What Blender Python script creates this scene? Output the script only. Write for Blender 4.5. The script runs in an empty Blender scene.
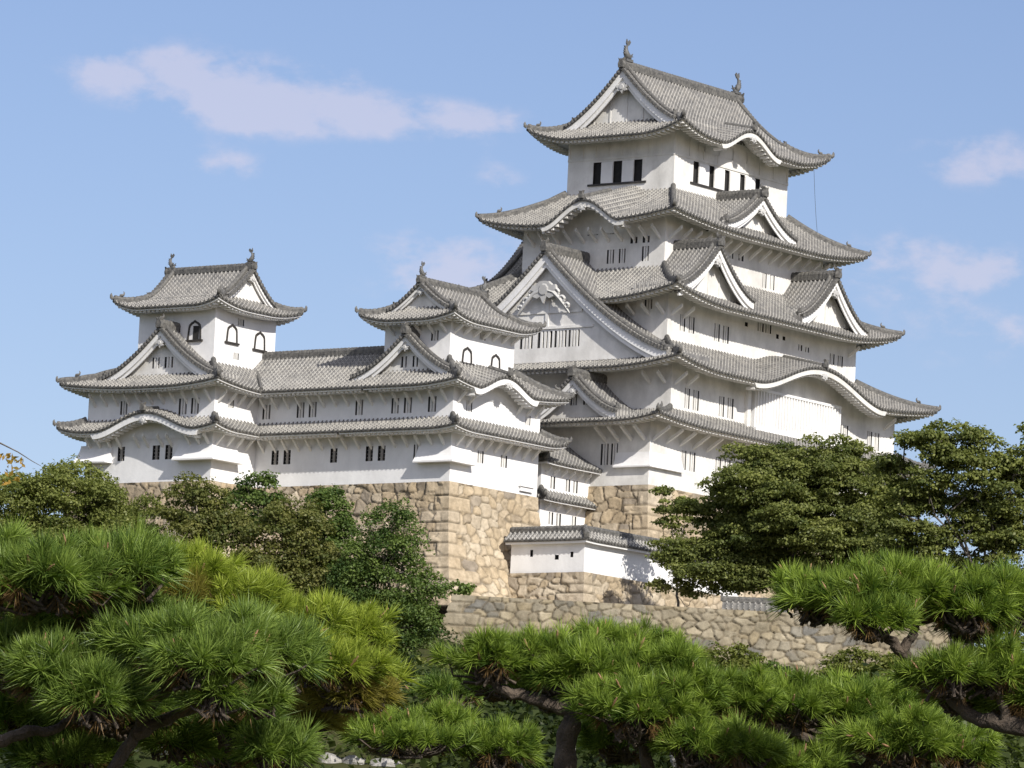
import bpy, math, random
import numpy as np
from mathutils import Matrix, Vector

rng = np.random.default_rng(7)
random.seed(7)
scene = bpy.context.scene
COL = scene.collection

# ------------------------------------------------------------------ camera
F_PX = 5500.0
PITCH, ROLL, YAW = math.radians(7.2), math.radians(2.77), math.radians(52.6)
fw = np.array([0, math.cos(PITCH), math.sin(PITCH)])
_rt = np.array([1.0, 0, 0])
_up = np.cross(_rt, fw)
CR = _rt * math.cos(ROLL) + _up * math.sin(ROLL)
CU = -_rt * math.sin(ROLL) + _up * math.cos(ROLL)
camd = bpy.data.cameras.new('camera')
camd.sensor_width = 36.0
camd.lens = F_PX / 1024 * 36.0
camd.clip_start = 0.5
camd.clip_end = 30000
cam = bpy.data.objects.new('camera', camd)
COL.objects.link(cam)
M = Matrix.Identity(4)
for i in range(3):
    M[i][0] = CR[i]; M[i][1] = CU[i]; M[i][2] = -fw[i]
cam.matrix_world = M
scene.camera = cam

# ------------------------------------------------------------------ light
SUN_EL = math.radians(33.5)
SUN_AZ = math.radians(150.9)          # clockwise from +Y
SKY_STRENGTH = 0.10
SUN_STRENGTH = 4.2
EXPOSURE = 0.35
sun_dir = Vector((math.sin(SUN_AZ) * math.cos(SUN_EL), math.cos(SUN_AZ) * math.cos(SUN_EL), math.sin(SUN_EL)))
sd = bpy.data.lights.new('sun', 'SUN')
sd.energy = SUN_STRENGTH
sd.angle = math.radians(0.53)
sd.color = (1.0, 0.95, 0.87)
sun = bpy.data.objects.new('sun', sd)
COL.objects.link(sun)
sun.rotation_euler = sun_dir.to_track_quat('Z', 'Y').to_euler()

def ray(px, py):
    return (fw * F_PX + CR * (px - 512) - CU * (py - 384)) / F_PX

world = bpy.data.worlds.new('World')
scene.world = world
world.use_nodes = True
wt = world.node_tree
wt.nodes.clear()
def wn(t, **kw):
    n = wt.nodes.new(t)
    for k, v in kw.items():
        setattr(n, k, v)
    return n
def wm(op, a, b=None, c=None):
    n = wn('ShaderNodeMath', operation=op)
    for i, v in enumerate((a, b, c)):
        if v is None: continue
        if isinstance(v, (int, float)): n.inputs[i].default_value = v
        else: wt.links.new(v, n.inputs[i])
    return n.outputs[0]
sky = wn('ShaderNodeTexSky', sky_type='NISHITA')
sky.sun_disc = False
sky.sun_elevation = SUN_EL
sky.sun_rotation = SUN_AZ
sky.air_density = 1.0
sky.dust_density = 0.6
sky.ozone_density = 2.0
sky.altitude = 50
tc = wn('ShaderNodeTexCoord')
# soft faint clouds, placed by direction in the sky
nz = wn('ShaderNodeTexNoise'); nz.inputs['Scale'].default_value = 68; nz.inputs['Detail'].default_value = 7
nz.inputs['Roughness'].default_value = 0.58
mp = wn('ShaderNodeMapping'); mp.inputs['Scale'].default_value = (1, 1, 1.7)
wt.links.new(tc.outputs['Generated'], mp.inputs['Vector'])
wt.links.new(mp.outputs[0], nz.inputs['Vector'])
CLOUDS = [(190, 80, 95, 34, 1.10), (255, 112, 60, 22, 0.93), (345, 112, 80, 22, 1.10), (455, 122, 80, 17, 1.09), (330, 72, 40, 16, 0.52),
          (228, 164, 50, 15, 0.81), (100, 70, 40, 18, 0.59), (455, 268, 85, 40, 1.10), (500, 180, 30, 28, 0.64), (985, 160, 70, 26, 0.99),
          (1005, 268, 52, 22, 0.78), (885, 262, 60, 30, 0.89), (1000, 335, 60, 26, 0.68), (930, 305, 60, 60, 0.41)]
total = None
for (cx, cy, rx, ry, st) in CLOUDS:
    c = ray(cx, cy); c = c / np.linalg.norm(c)
    e1 = np.cross(c, [0, 0, 1]); e1 /= np.linalg.norm(e1)
    e2 = np.cross(e1, c)
    def dotn(v, cvec):
        n = wn('ShaderNodeVectorMath', operation='DOT_PRODUCT')
        wt.links.new(tc.outputs['Generated'], n.inputs[0]); n.inputs[1].default_value = tuple(v)
        return wm('SUBTRACT', n.outputs['Value'], float(np.dot(v, cvec)))
    a = wm('MULTIPLY', dotn(e1, c), F_PX / rx)
    b = wm('MULTIPLY', dotn(e2, c), F_PX / ry)
    r2 = wm('ADD', wm('MULTIPLY', a, a), wm('MULTIPLY', b, b))
    g = wm('MULTIPLY', wm('POWER', 2.718, wm('MULTIPLY', r2, -0.9)), st)
    total = g if total is None else wm('ADD', total, g)
nzc = wm('MULTIPLY', wm('SUBTRACT', nz.outputs['Fac'], .5), 4.6)
mr = wn('ShaderNodeMapRange', interpolation_type='SMOOTHSTEP'); mr.inputs['From Min'].default_value = .25; mr.inputs['From Max'].default_value = 1.35
wt.links.new(wm('ADD', total, wm('MULTIPLY', nzc, wm('MINIMUM', wm('MULTIPLY', total, 1.6), 1.0))), mr.inputs['Value'])
cl = wm('MULTIPLY', mr.outputs[0], .46)
tint = wn('ShaderNodeMixRGB', blend_type='MULTIPLY'); tint.inputs['Fac'].default_value = 1
tint.inputs['Color2'].default_value = (.815, .77, .885, 1)
wt.links.new(sky.outputs[0], tint.inputs['Color1'])
mixc = wn('ShaderNodeMixRGB'); mixc.inputs['Color2'].default_value = (6.1, 5.6, 6.4, 1)
wt.links.new(cl, mixc.inputs['Fac']); wt.links.new(tint.outputs[0], mixc.inputs['Color1'])
# bright cumulus added to the unseen sky above and behind, to raise fill light
sepd = wn('ShaderNodeSeparateXYZ'); wt.links.new(tc.outputs['Generated'], sepd.inputs[0])
nz2 = wn('ShaderNodeTexNoise'); nz2.inputs['Scale'].default_value = 3.2; nz2.inputs['Detail'].default_value = 6
wt.links.new(tc.outputs['Generated'], nz2.inputs['Vector'])
m2_ = wn('ShaderNodeMapRange'); m2_.inputs['From Min'].default_value = .44; m2_.inputs['From Max'].default_value = .60
wt.links.new(nz2.outputs['Fac'], m2_.inputs['Value'])
m3_ = wn('ShaderNodeMapRange'); m3_.inputs['From Min'].default_value = .24; m3_.inputs['From Max'].default_value = .40
wt.links.new(sepd.outputs[2], m3_.inputs['Value'])
mixd = wn('ShaderNodeMixRGB'); mixd.inputs['Color2'].default_value = (11.0, 10.8, 11.4, 1)
wt.links.new(wm('MULTIPLY', wm('MULTIPLY', m2_.outputs[0], m3_.outputs[0]), .9), mixd.inputs['Fac']); wt.links.new(mixc.outputs[0], mixd.inputs['Color1'])
mixc = mixd
bg = wn('ShaderNodeBackground'); bg.inputs['Strength'].default_value = SKY_STRENGTH
wt.links.new(mixc.outputs[0], bg.inputs['Color'])
wo = wn('ShaderNodeOutputWorld'); wt.links.new(bg.outputs[0], wo.inputs[0])

scene.view_settings.view_transform = 'Standard'
scene.view_settings.look = 'None'
scene.view_settings.exposure = EXPOSURE
scene.view_settings.gamma = 1.0
scene.view_settings.use_curve_mapping = False
scene.cycles.max_bounces = 6
scene.cycles.diffuse_bounces = 3
scene.cycles.transparent_max_bounces = 4
scene.cycles.use_denoising = True

# ------------------------------------------------------------------ materials
def new_mat(name):
    m = bpy.data.materials.new(name); m.use_nodes = True
    nt = m.node_tree
    return m, nt, nt.nodes['Principled BSDF']
def N(nt, t, **kw):
    n = nt.nodes.new(t)
    for k, v in kw.items(): setattr(n, k, v)
    return n
def noise(nt, scale, detail=4, rough=.55, vec=None, mscale=None):
    n = N(nt, 'ShaderNodeTexNoise'); n.inputs['Scale'].default_value = scale
    n.inputs['Detail'].default_value = detail; n.inputs['Roughness'].default_value = rough
    t = N(nt, 'ShaderNodeTexCoord')
    src = t.outputs['Object']
    if mscale:
        mp = N(nt, 'ShaderNodeMapping'); mp.inputs['Scale'].default_value = mscale
        nt.links.new(src, mp.inputs['Vector']); src = mp.outputs[0]
    nt.links.new(src, n.inputs['Vector'])
    return n.outputs['Fac']
def ramp(nt, fac, stops):
    r = N(nt, 'ShaderNodeValToRGB')
    el = r.color_ramp.elements
    while len(el) < len(stops): el.new(0.5)
    for e, (p, c) in zip(el, stops):
        e.position = p; e.color = (*c, 1)
    nt.links.new(fac, r.inputs['Fac'])
    return r.outputs['Color']
def mixrgb(nt, fac, a, b, mode='MIX'):
    n = N(nt, 'ShaderNodeMixRGB', blend_type=mode)
    for i, v in ((0, fac), (1, a), (2, b)):
        if isinstance(v, (int, float)): n.inputs[i].default_value = v
        elif isinstance(v, tuple): n.inputs[i].default_value = (*v, 1)
        else: nt.links.new(v, n.inputs[i])
    return n.outputs[0]
def math_n(nt, op, a, b=0.0):
    n = N(nt, 'ShaderNodeMath', operation=op)
    for i, v in enumerate((a, b)):
        if isinstance(v, (int, float)): n.inputs[i].default_value = v
        else: nt.links.new(v, n.inputs[i])
    return n.outputs[0]
def bump(nt, b, h, dist, strength=1.0):
    n = N(nt, 'ShaderNodeBump'); n.inputs['Distance'].default_value = dist; n.inputs['Strength'].default_value = strength
    nt.links.new(h, n.inputs['Height']); nt.links.new(n.outputs[0], b.inputs['Normal'])

def plaster(name, c1, c2, streak):
    m, nt, b = new_mat(name)
    base = ramp(nt, noise(nt, .42, 7, .68), [(.34, c2), (.58, c1)])
    st = ramp(nt, noise(nt, 1.0, 5, .65, mscale=(.7, .7, .22)), [(.3, (1 - streak,) * 3), (.62, (1, 1, 1))])
    nt.links.new(mixrgb(nt, 1.0, base, st, 'MULTIPLY'), b.inputs['Base Color'])
    b.inputs['Roughness'].default_value = .85
    bump(nt, b, noise(nt, 3.0, 5, .6), .03, .5)
    return m
PLASTER = plaster('white_plaster', (.84, .835, .825), (.76, .755, .745), .1)
CARVED = plaster('grey_carved_plaster', (.58, .575, .56), (.44, .435, .42), .2)
PLASTER_OLD = plaster('weathered_plaster', (.80, .785, .75), (.65, .635, .60), .2)

def tile_mat():
    m, nt, b = new_mat('grey_roof_tile')
    uv = N(nt, 'ShaderNodeUVMap'); sp = N(nt, 'ShaderNodeSeparateXYZ'); nt.links.new(uv.outputs[0], sp.inputs[0])
    u, v = sp.outputs[0], sp.outputs[1]
    uf = math_n(nt, 'FRACT', u); vf = math_n(nt, 'FRACT', v)
    onroll = math_n(nt, 'GREATER_THAN', uf, .56)
    seam = math_n(nt, 'MULTIPLY', math_n(nt, 'LESS_THAN', vf, .27), onroll)
    edge = math_n(nt, 'LESS_THAN', math_n(nt, 'ABSOLUTE', math_n(nt, 'SUBTRACT', uf, .58)), .05)
    mort = math_n(nt, 'MAXIMUM', seam, math_n(nt, 'MULTIPLY', edge, .7))
    patch = ramp(nt, noise(nt, .9, 5, .65), [(.32, (.25,) * 3), (.62, (1, 1, 1))])
    mort = math_n(nt, 'MULTIPLY', mort, patch)
    t1 = ramp(nt, noise(nt, 1.6, 6, .7), [(.25, (.07, .07, .072)), (.5, (.145, .14, .132)), (.75, (.24, .226, .20))])
    wn_ = N(nt, 'ShaderNodeTexWhiteNoise', noise_dimensions='2D')
    fl = N(nt, 'ShaderNodeCombineXYZ')
    nt.links.new(math_n(nt, 'FLOOR', u), fl.inputs[0]); nt.links.new(math_n(nt, 'FLOOR', v), fl.inputs[1])
    nt.links.new(fl.outputs[0], wn_.inputs['Vector'])
    var = ramp(nt, wn_.outputs['Value'], [(0, (.8,) * 3), (1, (1.15,) * 3)])
    t2 = mixrgb(nt, 1.0, t1, var, 'MULTIPLY')
    nt.links.new(mixrgb(nt, mort, t2, (.40, .385, .35)), b.inputs['Base Color'])
    b.inputs['Roughness'].default_value = .7
    bump(nt, b, vf, .03, .6)
    return m
TILE = tile_mat()
def simple(name, c1, c2, sc, rough=.7, bd=.01, detail=5):
    m, nt, b = new_mat(name)
    f = noise(nt, sc, detail, .65)
    nt.links.new(ramp(nt, f, [(.3, c1), (.7, c2)]), b.inputs['Base Color'])
    b.inputs['Roughness'].default_value = rough
    bump(nt, b, f, bd, .8)
    return m
RIDGE = simple('ridge_tile', (.04, .04, .041), (.17, .163, .147), 4.5, .7, .04)
ORN = simple('dark_clay', (.055, .057, .06), (.16, .158, .15), 5, .6, .03)
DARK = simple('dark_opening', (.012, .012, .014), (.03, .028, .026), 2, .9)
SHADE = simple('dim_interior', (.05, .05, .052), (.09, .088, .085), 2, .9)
IRON = simple('black_lacquer_wood', (.02, .018, .017), (.05, .045, .04), 6, .6)
WOOD = simple('grey_wood', (.20, .185, .165), (.33, .31, .28), 3, .8)

def stone_mat(name, cols, stain):
    m, nt, b = new_mat(name)
    at = N(nt, 'ShaderNodeAttribute', attribute_name='stone'); at.attribute_type = 'GEOMETRY'
    base = ramp(nt, at.outputs['Fac'], cols)
    n1 = ramp(nt, noise(nt, 1.7, 7, .68), [(.28, (.62, .60, .56)), (.6, (1.08, 1.06, 1.03))])
    c = mixrgb(nt, 1.0, base, n1, 'MULTIPLY')
    st = ramp(nt, noise(nt, .22, 4, .6), [(.36, stain), (.6, (1, 1, 1))])
    c = mixrgb(nt, 1.0, c, st, 'MULTIPLY')
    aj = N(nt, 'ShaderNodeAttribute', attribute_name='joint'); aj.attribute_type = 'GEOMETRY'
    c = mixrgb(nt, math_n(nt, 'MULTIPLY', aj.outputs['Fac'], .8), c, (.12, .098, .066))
    nt.links.new(c, b.inputs['Base Color'])
    b.inputs['Roughness'].default_value = .9
    bump(nt, b, noise(nt, 5, 8, .7), .06, .8)
    return m
STONE_WARM = stone_mat('warm_granite', [(0, (.30, .265, .22)), (.2, (.42, .345, .24)), (.5, (.49, .405, .285)), (.8, (.46, .40, .31)), (1, (.55, .48, .37))], (.9, .87, .83))
STONE_GREY = stone_mat('lichened_stone', [(0, (.15, .147, .135)), (.2, (.26, .235, .18)), (.5, (.335, .285, .195)), (.8, (.28, .25, .19)), (1, (.41, .36, .26))], (.70, .68, .62))

def leaf_mat(name, dark, light, transl=.35, hue=None, gloss=.012):
    m, nt, b = new_mat(name)
    nt.nodes.remove(b)
    at = N(nt, 'ShaderNodeAttribute', attribute_name='tint'); at.attribute_type = 'GEOMETRY'
    stops = [(0, dark), (1, light)]
    if hue: stops = [(0, dark), (.8, light), (1, hue)]
    c = ramp(nt, at.outputs['Fac'], stops)
    d = N(nt, 'ShaderNodeBsdfDiffuse'); t = N(nt, 'ShaderNodeBsdfTranslucent'); g = N(nt, 'ShaderNodeBsdfGlossy')
    g.inputs['Roughness'].default_value = .45
    nt.links.new(c, d.inputs['Color'])
    nt.links.new(mixrgb(nt, 1.0, c, (1.1, 1.2, .6), 'MULTIPLY'), t.inputs['Color'])
    mx = N(nt, 'ShaderNodeMixShader'); mx.inputs[0].default_value = transl
    nt.links.new(d.outputs[0], mx.inputs[1]); nt.links.new(t.outputs[0], mx.inputs[2])
    m2 = N(nt, 'ShaderNodeMixShader'); m2.inputs[0].default_value = gloss
    nt.links.new(mx.outputs[0], m2.inputs[1]); nt.links.new(g.outputs[0], m2.inputs[2])
    nt.links.new(m2.outputs[0], nt.nodes['Material Output'].inputs['Surface'])
    return m
LEAF_OLIVE = leaf_mat('olive_leaves', (.095, .12, .032), (.27, .29, .085))
LEAF_BROWN = leaf_mat('bronze_leaves', (.07, .095, .028), (.22, .215, .068))
LEAF_DEEP = leaf_mat('deep_green_leaves', (.05, .09, .026), (.17, .23, .06))
LEAF_MAPLE = leaf_mat('maple_leaves', (.075, .10, .03), (.25, .27, .08))
LEAF_SHRUB = leaf_mat('shrub_leaves', (.09, .115, .03), (.22, .235, .06))
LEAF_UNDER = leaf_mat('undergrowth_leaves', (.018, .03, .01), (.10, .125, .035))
LEAF_AUTUMN = leaf_mat('autumn_leaves', (.20, .15, .03), (.46, .27, .06), .4)
NEEDLE_GREEN = leaf_mat('pine_needles', (.05, .10, .014), (.31, .41, .065), .3, None, .02)
NEEDLE_DARK = leaf_mat('dark_pine_needles', (.05, .10, .016), (.29, .39, .078), .3, None, .025)
NEEDLE_YELLOW = leaf_mat('yellowing_pine_needles', (.14, .20, .022), (.43, .50, .075), .32, None, .02)
NEEDLE_RUSTY = leaf_mat('rusty_pine_needles', (.16, .15, .03), (.36, .31, .07), .35)
NEEDLE_DEAD = leaf_mat('dead_pine_needles', (.10, .06, .025), (.24, .15, .06), .2)
BARK = simple('pine_bark', (.035, .027, .021), (.13, .10, .075), 9, .95, .08)
BARK2 = simple('grey_bark', (.06, .052, .042), (.16, .14, .115), 6, .95, .05)
BUD = simple('pine_bud', (.22, .11, .06), (.42, .25, .14), 30, .8, .005)
GROUND = simple('grassy_earth', (.028, .04, .013), (.075, .07, .035), .35, .95, .1, 8)
GROUND.node_tree.nodes['Principled BSDF'].inputs['Specular IOR Level'].default_value = 0.0
GRAVEL = simple('terrace_gravel', (.30, .27, .22), (.42, .38, .31), 1.2, .95, .03, 8)
PALE_STONE = simple('pale_rock', (.12, .115, .105), (.46, .44, .40), 3.4, .9, .12, 8)

# ------------------------------------------------------------------ mesh builder
class MB:
    def __init__(self):
        self.v, self.f, self.uv, self.sm, self.n = [], [], [], [], 0
    def add(self, verts, faces, smooth=False, uv=None):
        verts = np.asarray(verts, float).reshape(-1, 3)
        self.v.append(verts)
        self.uv.append(np.zeros((len(verts), 2)) if uv is None else np.asarray(uv, float).reshape(-1, 2))
        for f in faces:
            self.f.append([i + self.n for i in f]); self.sm.append(smooth)
        self.n += len(verts)
    def grid(self, V, UV=None, smooth=True):
        n, m = V.shape[:2]
        i = np.arange(n * m).reshape(n, m)
        q = np.stack([i[:-1, :-1], i[1:, :-1], i[1:, 1:], i[:-1, 1:]], -1).reshape(-1, 4)
        self.add(V.reshape(-1, 3), q.tolist(), smooth, None if UV is None else UV.reshape(-1, 2))
    def hexa(self, p):          # 8 points: bottom ring 0-3, top ring 4-7
        self.add(p, [(0, 1, 2, 3), (4, 5, 6, 7), (0, 1, 5, 4), (1, 2, 6, 5), (2, 3, 7, 6), (3, 0, 4, 7)])
    def box(self, x0, x1, y0, y1, z0, z1):
        self.hexa([(x0, y0, z0), (x1, y0, z0), (x1, y1, z0), (x0, y1, z0), (x0, y0, z1), (x1, y0, z1), (x1, y1, z1), (x0, y1, z1)])
    def sweep(self, pts, sec, scale=None, smooth=False, bead=None, upv=(0, 0, 1)):
        pts = np.asarray(pts, float); n = len(pts); k = len(sec)
        tg = np.gradient(pts, axis=0); tg /= np.linalg.norm(tg, axis=1)[:, None] + 1e-9
        lat = np.cross(tg, np.asarray(upv, float)); lat /= np.linalg.norm(lat, axis=1)[:, None] + 1e-9
        nup = np.cross(lat, tg)
        arc = np.concatenate([[0], np.cumsum(np.linalg.norm(np.diff(pts, axis=0), axis=1))])
        sc = np.ones(n) if scale is None else np.asarray(scale, float)
        if bead: sc = sc * (1 + bead[1] * (np.abs(np.sin(np.pi * arc / bead[0])) - .5))
        V = np.zeros((n, k, 3))
        for j, (a, b) in enumerate(sec):
            V[:, j] = pts + lat * (a * sc)[:, None] + nup * (b * sc)[:, None]
        V2 = np.concatenate([V, V[:, :1]], 1)
        self.grid(V2, None, smooth)
        self.add(V[0], [list(range(k))]); self.add(V[-1], [list(range(k))])
    def tube(self, pts, rad, k=7):
        sec = [(math.cos(2 * math.pi * j / k), math.sin(2 * math.pi * j / k)) for j in range(k)]
        pts = np.asarray(pts, float)
        d = pts[-1] - pts[0]
        upv = (0, 0, 1) if abs(d[2]) < .8 * np.linalg.norm(d) else (0.3, 1, 0)
        self.sweep(pts, sec, rad, True, None, upv)
    def mesh(self, name, mat, off=(0, 0, 0)):
        me = bpy.data.meshes.new(name)
        V = np.concatenate(self.v) - np.asarray(off, float) if self.v else np.zeros((0, 3))
        me.from_pydata(V.tolist(), [], self.f)
        me.polygons.foreach_set('use_smooth', self.sm)
        UV = np.concatenate(self.uv) if self.v else np.zeros((0, 2))
        lay = me.uv_layers.new(name='UVMap')
        li = np.zeros(len(me.loops), np.int32); me.loops.foreach_get('vertex_index', li)
        lay.data.foreach_set('uv', UV[li].astype(np.float32).ravel())
        me.materials.append(mat)
        me.update()
        return me

def link(name, me, parent=None, loc=None):
    o = bpy.data.objects.new(name, me); COL.objects.link(o)
    if parent is not None: o.parent = parent
    if loc is not None: o.location = loc
    return o
def tag(o, label=None, cat=None, group=None, kind=None):
    if label: o['label'] = label
    if cat: o['category'] = cat
    if group: o['group'] = group
    if kind: o['kind'] = kind
    return o

# castle frame: X runs along the sunny front, Y along the shaded front, Z = 0 at the top of the main stone base
O = ray(648, 484.7) * 410.0
RX = np.array([math.cos(YAW), math.sin(YAW), 0]); RY = np.array([-math.sin(YAW), math.cos(YAW), 0])
def W2(p):
    p = np.asarray(p, float)
    return O + RX * p[..., 0:1] + RY * p[..., 1:2] + np.array([0, 0, 1.0]) * p[..., 2:3]
def to_castle(w):
    d = np.asarray(w, float) - O
    return np.array([d @ RX, d @ RY, d[2]])

class Thing:
    def __init__(self, name, label, cat, base, group=None):
        self.base = np.asarray(base, float)
        o = bpy.data.objects.new(name, None); COL.objects.link(o)
        o.empty_display_size = .5
        o.location = W2(self.base[None])[0]; o.rotation_euler = (0, 0, YAW)
        tag(o, label, cat, group)
        self.o = o
    def part(self, name, mb, mat, parent=None):
        if not mb.f: return None
        return link(name, mb.mesh(name, mat, self.base), parent or self.o)

# side frames: (s along the side, d outward, z)
def fr(side, plane):
    if side == 'W': return lambda s, d, z: (plane - d, s, z)
    if side == 'S': return lambda s, d, z: (s, plane - d, z)
    if side == 'E': return lambda s, d, z: (plane + d, s, z)
    return lambda s, d, z: (s, plane + d, z)
def frA(side, plane, S, D, Zv):
    S, D, Zv = np.broadcast_arrays(S, D, Zv)
    if side == 'W': return np.stack([plane - D, S, Zv], -1)
    if side == 'S': return np.stack([S, plane - D, Zv], -1)
    if side == 'E': return np.stack([plane + D, S, Zv], -1)
    return np.stack([S, plane + D, Zv], -1)
def sbox(mb, side, plane, s0, s1, d0, d1, z0, z1):
    f = fr(side, plane)
    mb.hexa([f(s0, d0, z0), f(s1, d0, z0), f(s1, d1, z0), f(s0, d1, z0), f(s0, d0, z1), f(s1, d0, z1), f(s1, d1, z1), f(s0, d1, z1)])

# ------------------------------------------------------------------ castle pieces
ROLL_P = .40
def cols_for(s0, s1):
    n0, n1 = math.floor(s0 / ROLL_P), math.ceil(s1 / ROLL_P)
    off = np.array([0, .12, .235, .27, .315, .36])
    s = (np.arange(n0, n1)[:, None] * ROLL_P + off[None]).ravel()
    s = s[(s > s0 + .01) & (s < s1 - .01)]
    return np.concatenate([[s0], s, [s1]])
def roll_h(s):
    u = np.mod(s, ROLL_P)
    r = np.clip((u - .235) / .165, 0, 1)
    return np.where(u > .235, .15 * np.sqrt(np.clip(1 - (2 * r - 1) ** 2, 0, 1)), -.02 * np.sin(np.pi * np.clip(u / .235, 0, 1)))
def kara(r):
    r = np.clip(np.abs(r), 0, 1)
    return .5 * (1 + np.cos(np.pi * r ** 1.05))

SEC_RIDGE = [(-.19, -.12), (-.2, .18), (-.12, .32), (0, .37), (.12, .32), (.2, .18), (.19, -.12)]
def ornament(mb, p, dirv, sc=1.0):
    """end tile: a shouldered slab with two short horns; p base, dirv horizontal facing"""
    d = np.array([dirv[0], dirv[1], 0.0]); d /= np.linalg.norm(d) + 1e-9
    l = np.array([-d[1], d[0], 0]); p = np.asarray(p, float); up = np.array([0, 0, 1.0])
    prof = [(-.26, -.05), (-.30, .2), (-.2, .42), (-.28, .62), (-.1, .5), (0, .58), (.1, .5), (.28, .62), (.2, .42), (.30, .2), (.26, -.05)]
    a = [p + (l * x + up * z - d * .1) * sc for x, z in prof]; b = [p + (l * x * .8 + up * z + d * .12) * sc for x, z in prof]
    n = len(prof)
    mb.add(a + b, [list(range(n)), list(range(n, 2 * n))] + [(i, (i + 1) % n, n + (i + 1) % n, n + i) for i in range(n)])
def beast(mb, p, dirv, sc=1.0):
    """little crouching roof-corner finial: body, raised tail"""
    d = np.array([dirv[0], dirv[1], 0.0]); d /= np.linalg.norm(d) + 1e-9
    p = np.asarray(p, float); up = np.array([0, 0, 1.0])
    pts = [p + (d * a + up * b) * sc for a, b in ((.32, .12), (.22, .3), (0, .32), (-.18, .42), (-.26, .66), (-.14, .86))]
    mb.tube(pts, np.array([.10, .18, .2, .15, .10, .03]) * sc, 6)
def shachihoko(p, dirv, sc=1.0):
    """tiger-fish roof finial standing on its head with a forked tail; dirv points to the inside of the ridge"""
    d = np.array([dirv[0], dirv[1], 0.0]); d /= np.linalg.norm(d); up = np.array([0, 0, 1.0]); l = np.array([-d[1], d[0], 0])
    p = np.asarray(p, float); mb = MB()
    path = [(.55, .12), (.35, .28), (.1, .42), (-.12, .68), (-.2, 1.0), (-.1, 1.28), (.1, 1.5)]
    rad = [.14, .27, .32, .28, .2, .13, .07]
    pts = np.array([p + (d * a + up * b) * sc for a, b in path])
    t = np.linspace(0, 6, 19); idx = np.arange(7)
    P = np.stack([np.interp(t, idx, pts[:, k]) for k in range(3)], 1)
    mb.tube(P, np.interp(t, idx, rad) * sc, 8)
    def fin(poly, th=.05, side=0.0):
        a = [p + (d * x + up * z + l * (side + th)) * sc for x, z in poly]; b = [p + (d * x + up * z + l * (side - th)) * sc for x, z in poly]
        n = len(poly)
        mb.add(a + b, [list(range(n)), list(range(n, 2 * n))] + [(i, (i + 1) % n, n + (i + 1) % n, n + i) for i in range(n)])
    fin([(.0, 1.35), (-.22, 1.62), (-.12, 2.02), (.06, 1.72), (.3, 1.98), (.5, 1.78), (.3, 1.48), (.12, 1.4)])
    for k in range(4):
        z = .55 + .22 * k
        fin([(-.3 - .04 * k + .1, z - .1), (-.62 + .03 * k, z + .12), (-.3 + .05 * k, z + .16)], .04)
    fin([(.3, .5), (.62, .72), (.5, .45), (.72, .42), (.35, .3)], .05, .22); fin([(.3, .5), (.62, .72), (.5, .45), (.72, .42), (.35, .3)], .05, -.22)
    sb = lambda a0, a1, w, z0, z1: mb.hexa([p + (d * a + l * b + up * z) * sc for z in (z0, z1) for a, b in ((a0, -w), (a1, -w), (a1, w), (a0, w))])
    sb(-.3, .7, .26, -.1, .14)
    return mb

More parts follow.
